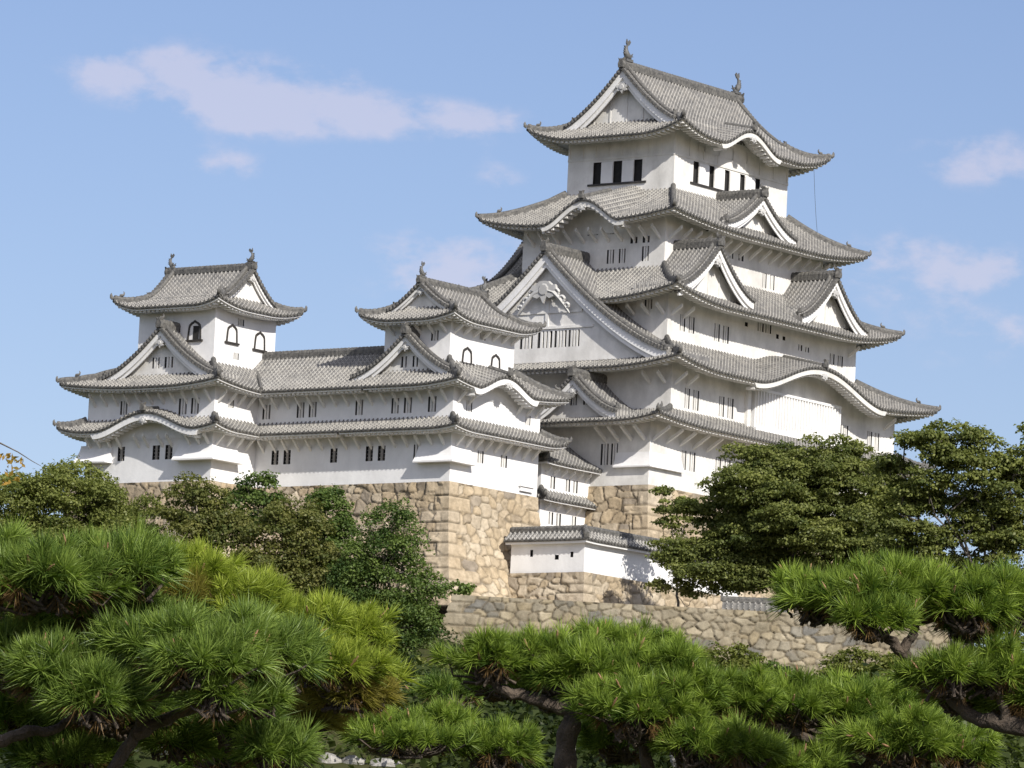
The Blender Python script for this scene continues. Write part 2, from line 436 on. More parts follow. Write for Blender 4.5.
class Roof:
    """one tier of a tiled skirt roof round a rectangle"""
    def __init__(self, T, outer, inner, wall, ze, zt, U=.5, k=.3, sides='WSEN', bumps=None, straight='', kk=1.7, dent=True, fh=.07, old=True):
        self.T, self.o, self.i, self.w, self.ze, self.zt, self.U, self.k, self.kk = T, outer, inner, wall, ze, zt, U, k, kk
        self.bumps = bumps or {}; self.straight = straight; self.sides = sides
        tile, eave, ends = MB(), MB(), MB()
        for s in sides: self.side(tile, eave, ends, s, dent, fh if old else fh + .07, old)
        self.obj = T.part('roof', tile, TILE)
        T.part('eave_tiles', ends, RIDGE, self.obj)
        e = T.part('eave', eave, PLASTER_OLD if old else PLASTER, self.obj)
        for side in sides:
            for b in self.bumps.get(side, ()): self.curved(side, *b[:3])
    def geo(self, side):
        X0, X1, Y0, Y1 = self.o; x0, x1, y0, y1 = self.i; a0, a1, b0, b1 = self.w
        dW, dE, dS, dN = x0 - X0, X1 - x1, y0 - Y0, Y1 - y1
        oW, oE, oS, oN = a0 - X0, X1 - a1, b0 - Y0, Y1 - b1
        g = {'W': (X0, Y0, Y1, dW, dS, dN, oW, oS, oN, 'SN'), 'E': (X1, Y0, Y1, dE, dS, dN, oE, oS, oN, 'SN'),
             'S': (Y0, X0, X1, dS, dW, dE, oS, oW, oE, 'WE'), 'N': (Y1, X0, X1, dN, dW, dE, oN, oW, oE, 'WE')}[side]
        pl, s0, s1, D, dl, dr, ov, ol, orr, nb = g
        # a side that is missing has no hip: straight cut
        if side + nb[0] in self.straight or nb[0] not in self.sides: dl = 0
        if side + nb[1] in self.straight or nb[1] not in self.sides: dr = 0
        return pl, s0, s1, D, dl, dr, ov, ol, orr
    def up(self, side, s, t):
        pl, s0, s1, D, dl, dr, *_ = self.geo(side)
        u = 0
        if dl: u = u + np.clip(1 - (s - s0) / (self.kk * max(dl, 1.2)), 0, 1) ** 2
        if dr: u = u + np.clip(1 - (s1 - s) / (self.kk * max(dr, 1.2)), 0, 1) ** 2
        return self.U * u * np.clip(1 - t, 0, 1)
    def z(self, side, s, q):
        D = self.geo(side)[3]
        t = q / D
        z = self.ze + (self.zt - self.ze) * ((1 - self.k) * t + self.k * t * t) + self.up(side, s, t)
        for (c, hw, hb, *r) in self.bumps.get(side, ()):
            b = self.ze + hb * kara((s - c) / hw) + (r[0] if r else .12) * q
            z = np.where(np.abs(s - c) < hw, np.maximum(z, b), z)
        return z
    def side(self, tile, eave, ends, side, dent, fh, old):
        pl, s0, s1, D, dl, dr, ov, ol, orr = self.geo(side)
        S = cols_for(s0, s1)
        tm = np.ones_like(S)
        if dl: tm = np.minimum(tm, (S - s0) / dl)
        if dr: tm = np.minimum(tm, (s1 - S) / dr)
        nq = max(7, int(D / .35))
        q = np.linspace(0, 1, nq)[None] * tm[:, None] * D
        SS = np.broadcast_to(S[:, None], q.shape)
        Zs = self.z(side, SS, q) + roll_h(SS)
        V = frA(side, pl, SS, -q, Zs)
        UV = np.stack([SS / ROLL_P, q * 1.15 / .32], -1)
        tile.grid(V, UV, True)
        zf = self.z(side, S, 0 * S)
        lip = np.stack([frA(side, pl, S, 0 * S, zf + roll_h(S)), frA(side, pl, S, 0 * S - .03, zf - .17)], 1)
        ends.grid(lip, np.stack([np.stack([S / ROLL_P, 0 * S + .6], -1)] * 2, 1), False)
        for sc_ in np.arange(math.ceil((s0 - .3) / ROLL_P), math.floor((s1 - .4) / ROLL_P) + 1) * ROLL_P + .317:   # round end tiles
            if not s0 + .05 < sc_ < s1 - .05: continue
            zz = float(self.z(side, np.array(sc_), np.array(0.0))) - .02; f_ = fr(side, pl)
            an = [k * math.pi / 4 + .39 for k in range(8)]
            ends.add([f_(sc_ + 0.105 * math.cos(a), .05, zz + 0.105 * math.sin(a)) for a in an] + [f_(sc_ + 0.105 * math.cos(a), -.05, zz + 0.105 * math.sin(a)) for a in an],
                     [list(range(8))] + [(i, (i + 1) % 8, 8 + (i + 1) % 8, 8 + i) for i in range(8)], False, [(.3, .6)] * 16)
        # white plastered eave below the tile edge
        n = max(8, int((s1 - s0) / .25)); E = np.linspace(s0 + .08, s1 - .08, n)
        ze = self.z(side, E, 0 * E)
        inb = 0 * E
        for (c, hw, hb, *r) in self.bumps.get(side, ()): inb = np.maximum(inb, (np.abs(E - c) < hw * 1.02).astype(float))
        fhh = fh + .36 * inb
        qm = np.full(n, max(ov, .3))
        if dl: qm = np.minimum(qm, (E - s0) * (ov / max(ol, .05)))
        if dr: qm = np.minimum(qm, (s1 - E) * (ov / max(orr, .05)))
        qm = np.maximum(qm, .12)
        rows = [(np.full(n, .10), ze - .13), (np.full(n, .12), ze - .13 - fhh), (np.full(n, .3).clip(max=99), ze - .12 - fhh), (qm, ze - .12 - fhh + .28 * qm + .12 * inb)]
        q2 = np.minimum(.3, qm); rows[2] = (q2, rows[2][1])
        G = np.stack([frA(side, pl, E, -a, b) for a, b in rows], 1)
        eave.grid(G, None, False)
        if dent:
            for s in np.arange(s0 + .35, s1 - .3, .42):
                zz = float(self.z(side, np.array(s), np.array(0.0)))
                hi = 1e9
                if dl: hi = min(hi, (s - s0) * (ov / max(ol, .05)))
                if dr: hi = min(hi, (s1 - s) * (ov / max(orr, .05)))
                q1 = min(ov, hi, 1.1)
                if q1 < .3: continue
                f = .36 if any(abs(s - c) < hw * 1.02 for (c, hw, *_r) in self.bumps.get(side, ())) else 0
                sbox(eave, side, pl, s - .11, s + .11, -q1, (-.2 if old else -.28) if not f else -.3, zz - fh - f - (.26 if old else .25), zz - fh - f - .06)
        for (c, hw, hb, *r) in self.bumps.get(side, ()):     # wall under the curved gable
            E2 = np.linspace(c - hw, c + hw, 24); zt = self.z(side, E2, 0 * E2 + ov) - .05
            eave.grid(np.stack([frA(side, pl, E2, 0 * E2 - ov + .05, zt), frA(side, pl, E2, 0 * E2 - ov + .05, 0 * E2 + self.ze - .6)], 1), None, False)
    def curved(self, side, c, hw, hb):
            pl, s0, s1, D, dl, dr, ov, ol, orr = self.geo(side)
            pm = MB()                                                  # small pendant
            gegyo(pm, side, pl, c, -.0, self.ze + hb - .45, .34, .08)
            self.T.part('pendant', pm, CARVED, self.obj)
            rm = MB()
            qe = 1.0
            while qe < D and self.ze + (self.zt - self.ze) * qe / D < self.ze + hb: qe += .1
            pts = [frA(side, pl, np.array(c), np.array(.05 - x), self.z(side, np.array(c), np.array(max(x, 0.0))) + .04) for x in np.linspace(0, qe + .3, 14)]
            rm.sweep(np.array(pts), SEC_RIDGE, np.full(14, .8))
            ornament(rm, fr(side, pl)(c, .1, self.ze + hb + .1), np.array(fr(side, 0)(0, 1, 0))[:2], .9)
            self.T.part('ridge', rm, RIDGE, self.obj)
    def hip(self, corner, orn=True, tip=True):
        s1_, s2_ = corner[0], corner[1]           # e.g. 'SW' : walk on side W or E
        side = s2_; lo = (s1_ == 'S')
        pl, a0, a1, D, dl, dr, *_ = self.geo(side)
        dd = dl if lo else dr
        t = np.linspace(0, 1, 22)
        s = a0 + t * dd if lo else a1 - t * dd
        q = t * D
        z = self.z(side, s, q) + .1
        pts = frA(side, pl, s, -q, z)
        mb = MB()
        mb.sweep(pts, SEC_RIDGE, np.full(22, .95), False, (.35, .15))
        out = pts[0] - pts[2]; out[2] = 0; out /= np.linalg.norm(out)
        if tip:
            hp = [pts[0] + out * .02 + np.array([0, 0, .05]), pts[0] + out * .16 + np.array([0, 0, .15]), pts[0] + out * .2 + np.array([0, 0, .33]), pts[0] + out * .17 + np.array([0, 0, .46])]
            mb.tube(hp, [.17, .16, .10, .03], 6)
        if orn:
            i = 5
            beast(mb, pts[i] + np.array([0, 0, .25]), out, .6)
        self.T.part('hip_ridge', mb, RIDGE, self.obj)
    def braces(self, side, ss, rise=.85, reach=.8, w=.16):
        pl, s0, s1, D, dl, dr, ov, *_ = self.geo(side)
        zb = self.ze - .32 - .1
        r = min(reach, ov - .25)
        f = fr(side, 0)
        mb = MB(); q = 0
        mb.hexa([f(-w / 2, 0, -rise), f(w / 2, 0, -rise), f(w / 2, 0, -rise + .24), f(-w / 2, 0, -rise + .24),
                 f(-w / 2, r, -.05), f(w / 2, r, -.05), f(w / 2, r, .2), f(-w / 2, r, .2)])
        me = mb.mesh('brace', PLASTER_OLD)
        wp = pl + (ov if side in 'WS' else -ov)
        for s in ss:
            p = np.array(fr(side, wp)(s, -.02, zb)) - self.T.base
            link('brace', me, self.T.o, p)

def gegyo(mb, side, plane, c, d, ztop, r, th):
    """hanging gable ornament: lobed shield with a boss"""
    f = fr(side, plane)
    prof = [(0, 0), (.45, -.05), (.6, -.35), (1.05, -.3), (1.15, -.65), (.75, -.8), (.95, -1.15), (.55, -1.3), (.3, -1.15), (0, -1.65)]
    prof = prof + [(-x, z) for x, z in prof[-2:0:-1]]
    n = len(prof)
    a = [f(c + x * r, d + th, ztop + z * r) for x, z in prof]; b = [f(c + x * r, d - th, ztop + z * r) for x, z in prof]
    cc = [f(c, d + th, ztop - .7 * r), f(c, d - th, ztop - .7 * r)]
    fs = [(i, (i + 1) % n, 2 * n) for i in range(n)] + [(n + i, n + (i + 1) % n, 2 * n + 1) for i in range(n)]
    fs += [(i, (i + 1) % n, n + (i + 1) % n, n + i) for i in range(n)]
    mb.add(a + b + cc, fs)
    ring = [f(c + math.cos(t) * r * .38, d + th + .07, ztop - .66 * r + math.sin(t) * r * .38) for t in np.linspace(0, 2 * math.pi, 10)[:-1]]
    ring0 = [f(c + math.cos(t) * r * .48, d + th, ztop - .66 * r + math.sin(t) * r * .48) for t in np.linspace(0, 2 * math.pi, 10)[:-1]]
    mb.add(ring + ring0, [list(range(9))] + [(i, (i + 1) % 9, 9 + (i + 1) % 9, 9 + i) for i in range(9)])

def scroll(mb, side, plane, c, d, z, r, sgn):
    """curling carved wing beside a big pendant"""
    f = fr(side, plane)
    for (cx, cz, rr, a0, a1) in ((.5, 0, .42, 3.1, -2.2), (1.15, -.42, .36, 2.9, -2.4), (1.75, -.95, .3, 2.8, -2.4), (2.25, -1.45, .22, 2.8, -2.2)):
        pts = []
        for t in np.linspace(0, 1, 16):
            a = a0 + (a1 - a0) * t; q = rr * (1 - .55 * t)
            pts.append(f(c + sgn * (cx + q * math.cos(a)) * r, d, z + (cz + q * math.sin(a)) * r))
        mb.tube(pts, np.linspace(.15, .09, 16) * r, 5)
    pts = [f(c + sgn * x * r, d, z + zz * r) for x, zz in ((.2, -.15), (.9, -.35), (1.5, -.85), (2.1, -1.5), (2.5, -2.0))]
    mb.tube(pts, np.array([.22, .2, .17, .12, .04]) * r, 5)

class Gable:
    """triangular gable with a concave tiled roof, barge board, wall and pendant. s,d,z frame of a side; dfront/dback are outward distances"""
    def __init__(self, T, side, plane, c, hw, za, zf, dfront, dback, p=1.75, board=.4, wall_in=.5, roof=True, ridge=True, orn='slab', back=False,
                 pend=.45, big=False, wallz=None, name='gable', wins=(), lip_ext=1.03, ridge_sc=1.0, ribs=0, lin=.3, pz=None):
        self.side, self.plane, self.c, self.hw, self.za, self.zf, self.p = side, plane, c, hw, za, zf, p
        f = fr(side, plane); fa = lambda S, D, Zv: frA(side, plane, S, D, Zv)
        def zc(w):
            x = np.clip(1 - np.asarray(w) / hw, 0, 1)
            return zf + (za - zf) * (lin * x + (1 - lin) * x ** p)
        self.zc = zc
        nW = max(10, int(hw / .35)); w = np.linspace(0, hw * lip_ext, nW)
        # gable wall is the head object of this part
        wm_ = MB()
        ww = np.linspace(-hw, hw, 2 * nW - 1)
        dw = dfront - wall_in
        zb = zf - .5 if wallz is None else wallz
        holes = [(a0, a1, z0, z1) for (a0, a1, z0, z1, *_r) in wins]
        top = np.maximum(zc(np.abs(ww)) - .1, zb + .02)
        if not holes:
            wm_.grid(np.stack([fa(ww, dw + 0 * ww, top), fa(ww, dw + 0 * ww, 0 * ww + zb)], 1), None, False)
        else:
            cuts = sorted(set(np.round(ww, 4)) | {a for h in holes for a in h[:2]})
            for a, b in zip(cuts[:-1], cuts[1:]):
                m = (a + b) / 2
                ta, tb = max(float(zc(abs(a))) - .1, zb + .02), max(float(zc(abs(b))) - .1, zb + .02)
                hs = [h for h in holes if h[0] <= m + c * 0 <= h[1]]
                segs = [(zb, zb, ta, tb)]
                if hs:
                    h = hs[0]
                    segs = [(zb, zb, h[2], h[2]), (h[3], h[3], ta, tb)]
                for (p0, p1, p2, p3) in segs:
                    wm_.add([f(c + a, dw, p0), f(c + b, dw, p1), f(c + b, dw, p3), f(c + a, dw, p2)], [(0, 1, 2, 3)])
        if not holes:
            wm_.v = [v for v in wm_.v]
            # shift to centre
            sh = np.array(f(c, 0, 0)) - np.array(f(0, 0, 0)); wm_.v = [v + sh for v in wm_.v]
        if ribs:
            for k in range(-ribs, ribs + 1):
                x = k * hw * .62 / max(ribs, 1)
                zt_ = float(zc(abs(x))) - .5
                if zt_ > zb + .3: sbox(wm_, side, plane, c + x - .06, c + x + .06, dw + .002, dw + .06, zb + .1, zt_)
        self.obj = T.part(name, wm_, PLASTER_OLD)
        for (a0, a1, z0, z1, nb) in wins: make_window(T, side, plane - (dw if side in 'WS' else -dw), c + a0, c + a1, z0, z1, nb, parent=self.obj)
        if roof:
            rm = MB()
            Dv = cols_for(dback, dfront)
            for sg in (-1, 1):
                Wg = np.broadcast_to(w[None], (len(Dv), nW)); Dg = np.broadcast_to(Dv[:, None], Wg.shape)
                Zg = zc(Wg) + roll_h(Dg) + .02
                arc = np.concatenate([[0], np.cumsum(np.hypot(np.diff(w), np.diff(zc(w))))])
                Wg = np.concatenate([Wg, Wg[:, -1:]], 1); Dg = np.concatenate([Dg, Dg[:, -1:]], 1); Zg = np.concatenate([Zg, Zg[:, -1:] - .7], 1); arc = np.append(arc, arc[-1] + .1)
                rm.grid(fa(c + sg * Wg, Dg, Zg), np.stack([Dg / ROLL_P, np.broadcast_to(arc[None] / .32, Wg.shape)], -1), True)
            T.part('gable_roof', rm, TILE, self.obj)
        fronts = [(dfront, 1)] + ([(dback, -1)] if back else [])
        for dfv, sgn in fronts:
            bm_, vm = MB(), MB()
            for sg in (-1, 1):
                zz = zc(w)
                for (off, h0, h1, th) in ((.10, .06, board, .16), (.26, board * .9, board * 1.45, .1)):
                    tk = np.clip(1 - .0 * w, .5, 1)
                    a = [fa(c + sg * w, 0 * w + dfv - sgn * off, zz - h0), fa(c + sg * w, 0 * w + dfv - sgn * off, zz - h1 * tk),
                         fa(c + sg * w, 0 * w + dfv - sgn * (off + th), zz - h1 * tk), fa(c + sg * w, 0 * w + dfv - sgn * (off + th), zz - h0)]
                    bm_.grid(np.stack(a + [a[0]], 1), None, False)
                # verge: round tile ends standing across the edge, then a row of ridge tiles behind it
                L = np.concatenate([[0], np.cumsum(np.hypot(np.diff(w), np.diff(zz)))])
                fine = np.linspace(0, L[-1], int(L[-1] / .09)); wf = np.interp(fine, L, w)
                vm.sweep(fa(c + sg * wf, 0 * wf + dfv - sgn * .08, zc(wf) + .02), [(-.16, -.12), (-.16, .10), (.16, .10), (.16, -.12)], None, False, (.33, .45))
                vm.sweep(fa(c + sg * wf[::3], 0 * wf[::3] + dfv - sgn * .62, zc(wf[::3]) + .1), SEC_RIDGE, np.full(len(wf[::3]), .72), False, None)
                e = np.array(f(c + sg * hw * .97, dfv - sgn * .5, float(zc(hw * .97)) + .25)); dd = np.array(f(sg, .3, 0)) - np.array(f(0, 0, 0))
                ornament(vm, e, dd[:2], .6)
                if hw > 3: beast(vm, e + np.array([0, 0, .1]) - np.array([dd[0], dd[1], 0]) * .5, dd[:2], .5)
            T.part('barge_board', bm_, PLASTER, self.obj)
            T.part('verge', vm, RIDGE, self.obj)
            if pend:
                pm = MB()
                gegyo(pm, side, plane, c, dfv - sgn * .2, za - (pz or board * 1.5), pend, .14)
                if big:
                    scroll(pm, side, plane, c, dfv - sgn * .2, za - (pz or board * 1.25) - pend * .55, pend * .95, 1); scroll(pm, side, plane, c, dfv - sgn * .2, za - (pz or board * 1.25) - pend * .55, pend * .95, -1)
                T.part('pendant', pm, CARVED, self.obj)
        if ridge:
            rg = MB()
            pts = np.array([f(c, x, za + .08) for x in np.linspace(dfront + .05, dback, max(6, int((dfront - dback) / .12)))])
            rg.sweep(pts, [(a * 1.15, b * 1.5) for a, b in SEC_RIDGE], np.full(len(pts), ridge_sc), False, (.35, .1))
            od = np.array(f(0, 1, 0)) - np.array(f(0, 0, 0))
            ornament(rg, f(c, dfront + .08, za + .05), od[:2], 1.15 * ridge_sc)
            if back: ornament(rg, f(c, dback - .08, za + .05), -od[:2], 1.15 * ridge_sc)
            if orn == 'slab':
                beast(rg, np.array(f(c, dfront - .2, za + .5)), od[:2], .7)
            T.part('ridge', rg, RIDGE, self.obj)

def make_window(T, side, plane, s0, s1, z0, z1, bars=2, parent=None, cross=False, depth=.24, white=False):
    f = fr(side, plane)
    m = MB()
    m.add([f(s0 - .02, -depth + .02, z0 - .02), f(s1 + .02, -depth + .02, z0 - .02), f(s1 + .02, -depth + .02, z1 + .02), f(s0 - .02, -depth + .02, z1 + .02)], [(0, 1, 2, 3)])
    # reveals
    for (a, b, c, d) in ((s0, s0, z0, z1), (s1, s1, z0, z1)):
        m.add([f(a, .0, c), f(a, -depth, c), f(a, -depth, d), f(a, .0, d)], [(0, 1, 2, 3)])
    m.add([f(s0, 0, z0), f(s1, 0, z0), f(s1, -depth, z0), f(s0, -depth, z0)], [(0, 1, 2, 3)])
    m.add([f(s0, 0, z1), f(s1, 0, z1), f(s1, -depth, z1), f(s0, -depth, z1)], [(0, 1, 2, 3)])
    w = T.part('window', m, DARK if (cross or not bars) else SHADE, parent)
    if bars or cross:
        l = MB()
        n = bars
        wd = (s1 - s0)
        bw = min(.2, wd / (2 * n + .6)) if n else .1
        for k in range(n):
            x = s0 + wd * (k + 1) / (n + 1)
            sbox(l, side, plane, x - bw / 2, x + bw / 2, -.11, -.01, z0, z1)
        if cross:
            for k in range(1, 4):
                z = z0 + (z1 - z0) * k / 4
                sbox(l, side, plane, s0, s1, -.19, -.165, z - .03, z + .03)
        (l and parent is None) and T.part('lattice', l, PLASTER_OLD if not cross else WOOD, w)
        if parent is not None:      # keep to thing > part > sub-part: the bars of a gable window hang beside it
            T.part('lattice', l, PLASTER_OLD, parent)
    return w

def walls(T, rect, z0, z1, wins, mat=PLASTER_OLD, sides='WSEN'):
    """one storey's outer walls with real window holes. wins: (side, s0, s1, za, zb, bars[, cross])"""
    x0, x1, y0, y1 = rect
    mb = MB()
    for side in sides:
        pl, a0, a1 = {'W': (x0, y0, y1), 'E': (x1, y0, y1), 'S': (y0, x0, x1), 'N': (y1, x0, x1)}[side]
        hs = [w for w in wins if w[0] == side]
        sc = sorted({a0, a1} | {v for w in hs for v in w[1:3]}); zc = sorted({z0, z1} | {v for w in hs for v in w[3:5]})
        f = fr(side, pl)
        for a, b in zip(sc[:-1], sc[1:]):
            for c, d in zip(zc[:-1], zc[1:]):
                ma, mz = (a + b) / 2, (c + d) / 2
                if any(w[1] < ma < w[2] and w[3] < mz < w[4] for w in hs): continue
                mb.add([f(a, 0, c), f(b, 0, c), f(b, 0, d), f(a, 0, d)], [(0, 1, 2, 3)])
        for w in hs:
            make_window(T, side, pl, w[1], w[2], w[3], w[4], w[5], cross=len(w) > 6 and w[6])
    return T.part('wall', mb, mat)

def chute(T, side, plane, s0, s1, ztop, zbot, out=.55):
    """stone-dropping bay: the wall flares out to a ledge"""
    f = fr(side, plane); mb = MB()
    n = 9
    prof = [(out * (t ** 1.6) + .012, ztop + (zbot - ztop) * t) for t in np.linspace(0, 1, n)] + [(out + .06, zbot - .02), (out + .06, zbot - .14), (0, zbot - .14)]
    k = len(prof)
    A = [f(s0, d, z) for d, z in prof]; B = [f(s1, d, z) for d, z in prof]
    ca = [f(s0, -.0, ztop)]; cb = [f(s1, -.0, ztop)]
    mb.add(A + B, [(i, i + 1, k + i + 1, k + i) for i in range(k - 1)] + [list(range(k)), list(range(k, 2 * k))])
    T.part('drop_chute', mb, PLASTER)
def corner_chute(T, xw, ys, sw_len, ss_len, ztop, zbot, out=.55):
    """the same bay wrapped round a south-west corner"""
    mb = MB(); n = 9
    prof = [(out * (t ** 1.6) + .012, ztop + (zbot - ztop) * t) for t in np.linspace(0, 1, n)] + [(out + .06, zbot - .02), (out + .06, zbot - .14), (-.0, zbot - .14)]
    k = len(prof)
    A = [(xw - d, ys + sw_len, z) for d, z in prof]; C = [(xw - d, ys - d, z) for d, z in prof]; B = [(xw + ss_len, ys - d, z) for d, z in prof]
    fs = []
    for o0, o1 in ((0, k), (k, 2 * k)): fs += [(o0 + i, o0 + i + 1, o1 + i + 1, o1 + i) for i in range(k - 1)]
    mb.add(A + C + B, fs + [list(range(k)), list(range(2 * k, 3 * k))])
    T.part('drop_chute', mb, PLASTER)

def kato_window(T, side, plane, c, z0, h, w, dark=False):
    """bell-shaped window with a black lacquer frame and sill"""
    f = fr(side, plane)
    half = [(.5, 0), (.47, .35), (.44, .62), (.40, .76), (.24, .88), (.1, .93), (0, 1.0)]
    out = [(x * w, z * h) for x, z in half] + [(-x * w, z * h) for x, z in half[-2::-1]]
    inn = [(x * (w - .26), z * (h - .16)) for x, z in half] + [(-x * (w - .26), z * (h - .16)) for x, z in half[-2::-1]]
    n = len(out); mb = MB()
    A = [f(c + x, .09, z0 + z) for x, z in out]; B = [f(c + x, .09, z0 + z) for x, z in inn]; A0 = [f(c + x, .0, z0 + z) for x, z in out]; B0 = [f(c + x, .005, z0 + z) for x, z in inn]
    fs = []
    for i in range(n - 1):
        fs += [(i, i + 1, n + i + 1, n + i), (i, i + 1, 2 * n + i + 1, 2 * n + i), (n + i, n + i + 1, 3 * n + i + 1, 3 * n + i)]
    mb.add(A + B + A0 + B0, fs)
    sbox(mb, side, plane, c - w * .62, c + w * .62, .0, .16, z0 - .14, z0)
    o = T.part('bell_window', mb, IRON)
    pm = MB(); pm.add([f(c + x, .012, z0 + z) for x, z in inn], [list(range(n))])
    T.part('shutter', pm, PLASTER, o)
    if dark:
        dm = MB(); sbox(dm, side, plane, c - w * .3, c + w * .12, .013, .03, z0 + .02, z0 + h * .7)
        T.part('opening', dm, DARK, o)

def lattice_between(a0, a1, z0, z1, n, side, gap=.12, bars=2):
    """n narrow slots side by side"""
    w = (a1 - a0 - gap * (n - 1)) / n
    return [(side, a0 + k * (w + gap), a0 + k * (w + gap) + w, z0, z1, bars) for k in range(n)]

# ------------------------------------------------------------------ stone walls
def stone_field(U, V, cw, ch, seed):
    """fitted-stone pattern: returns joint distance and stone id per sample"""
    r = np.random.default_rng(seed)
    nu, nv = int(U.max() / cw) + 6, int(V.max() / ch) + 6
    px = (np.arange(nu)[:, None] - 2 + .5 * (np.arange(nv)[None] % 2) + r.uniform(-.38, .38, (nu, nv))) * cw
    py = (np.arange(nv)[None] - 2 + r.uniform(-.36, .36, (nu, nv))) * ch
    wt_ = r.uniform(0, .38, (nu, nv)) ** 1.5
    idv = r.uniform(0, 1, (nu, nv)); sa = r.normal(0, .11, (nu, nv)); sb_ = r.normal(0, .11, (nu, nv))
    sk = r.uniform(.75, 1.3, (nu, nv))
    iu = np.floor(U / cw).astype(int) + 2; iv = np.floor(V / ch).astype(int) + 2
    d1 = np.full(U.shape, 9.); d2 = np.full(U.shape, 9.); sid = np.zeros(U.shape); tl = np.zeros(U.shape)
    for a in range(-3, 4):
        for b in range(-2, 4):
            i = np.clip(iu + a, 0, nu - 1); j = np.clip(iv + b, 0, nv - 1)
            dx = (U - px[i, j]) / cw * sk[i, j]; dy = (V - py[i, j]) / ch / sk[i, j]
            d = (np.abs(dx) ** 3.4 + np.abs(dy) ** 3.4) ** (1 / 3.4) - wt_[i, j]
            new = d < d1
            d2 = np.where(new, d1, np.minimum(d2, d)); sid = np.where(new, idv[i, j], sid); tl = np.where(new, np.clip((U - px[i, j]) * sa[i, j] + (V - py[i, j]) * sb_[i, j], -.09, .09), tl); d1 = np.where(new, d, d1)
    return (d2 - d1) * min(cw, ch) * .7, sid, tl

def stone_face(name, frame_pts, H, batter, width, mat, parent_off, seed, cw=1.0, ch=.72, res=.1, cornerL=False, cornerR=False, curve=1.7, depth=.15, cs=1):
    """frame_pts: function(u, v, outward_batter, disp, edgeL, edgeR) -> xyz"""
    nu, nv = max(4, int(width / res)), max(4, int(H / res))
    u = np.linspace(0, width, nu); v = np.linspace(0, H, nv)
    Ug, Vg = np.meshgrid(u, v, indexing='ij')
    wob = .10 * np.sin(Ug * 1.3 + 2 * np.sin(Vg * .9 + seed)) + .08 * np.sin(Vg * 2.1 + 1.5 * np.sin(Ug * .7))
    gap, sid, tl = stone_field(Ug + wob, Vg + wob * .7 + 5, cw, ch, seed)
    r = np.random.default_rng(cs)
    ncs = int(H / .85) + 2; hgt = r.uniform(.6, 1.15, ncs); edges = np.concatenate([[0], np.cumsum(hgt)])
    cid = r.uniform(.3, 1, (2, ncs))
    ci = np.clip(np.searchsorted(edges, Vg, side='right') - 1, 0, ncs - 1)
    vd = np.minimum(Vg - edges[ci], edges[ci + 1] - Vg)
    for k, (on, dist) in enumerate(((cornerL, Ug), (cornerR, width - Ug))):
        if not on: continue
        ln = np.where((ci + on) % 2 == 0, 1.9, .95) * (1 + .25 * np.sin(ci * 7.3))
        ins = dist < ln
        gap = np.where(ins, np.minimum(vd, np.where(dist > .45, ln - dist, 9)) * 1.0, np.minimum(gap, dist - ln)); sid = np.where(ins, cid[0, ci] * .5 + .4, sid)
    disp = depth * (np.clip(gap / .06, 0, 1) ** .8) * (.8 + .4 * ((sid * 7.77) % 1))
    tilt = tl
    disp = disp + tilt * np.clip(gap / .2, 0, 1) + .018 * np.sin(Ug * 9 + 4 * np.sin(Vg * 7)) * np.sin(Vg * 8 + 3 * np.sin(Ug * 5))
    if cornerL: disp[Ug < .45] = (depth * np.clip(vd / .12, 0, 1) ** .6)[Ug < .45]
    if cornerR: disp[(width - Ug) < .45] = (depth * np.clip(vd / .12, 0, 1) ** .6)[(width - Ug) < .45]
    b = batter * np.clip(1 - Vg / H, 0, 1) ** curve
    P = frame_pts(Ug, Vg, b, disp)
    mb = MB(); mb.grid(P - np.asarray(parent_off), None, True)
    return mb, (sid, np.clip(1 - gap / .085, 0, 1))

def stone_obj(name, pieces, mat, parent):
    """join (mb, sid) pieces into one mesh with a per-stone value"""
    out = MB(); ids = []; jn = []
    for mb, sid in pieces:
        base = out.n
        V = np.concatenate(mb.v); out.v.append(V); out.uv.append(np.zeros((len(V), 2)))
        out.f += [[i + base for i in f] for f in mb.f]; out.sm += mb.sm; out.n += len(V); ids.append(sid[0].ravel()); jn.append(sid[1].ravel())
    me = out.mesh(name, mat)
    at = me.attributes.new('stone', 'FLOAT', 'POINT'); at.data.foreach_set('value', np.concatenate(ids).astype(np.float32))
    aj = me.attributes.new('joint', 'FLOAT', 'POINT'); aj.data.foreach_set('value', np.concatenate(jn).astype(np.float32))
    return link(name, me, parent)

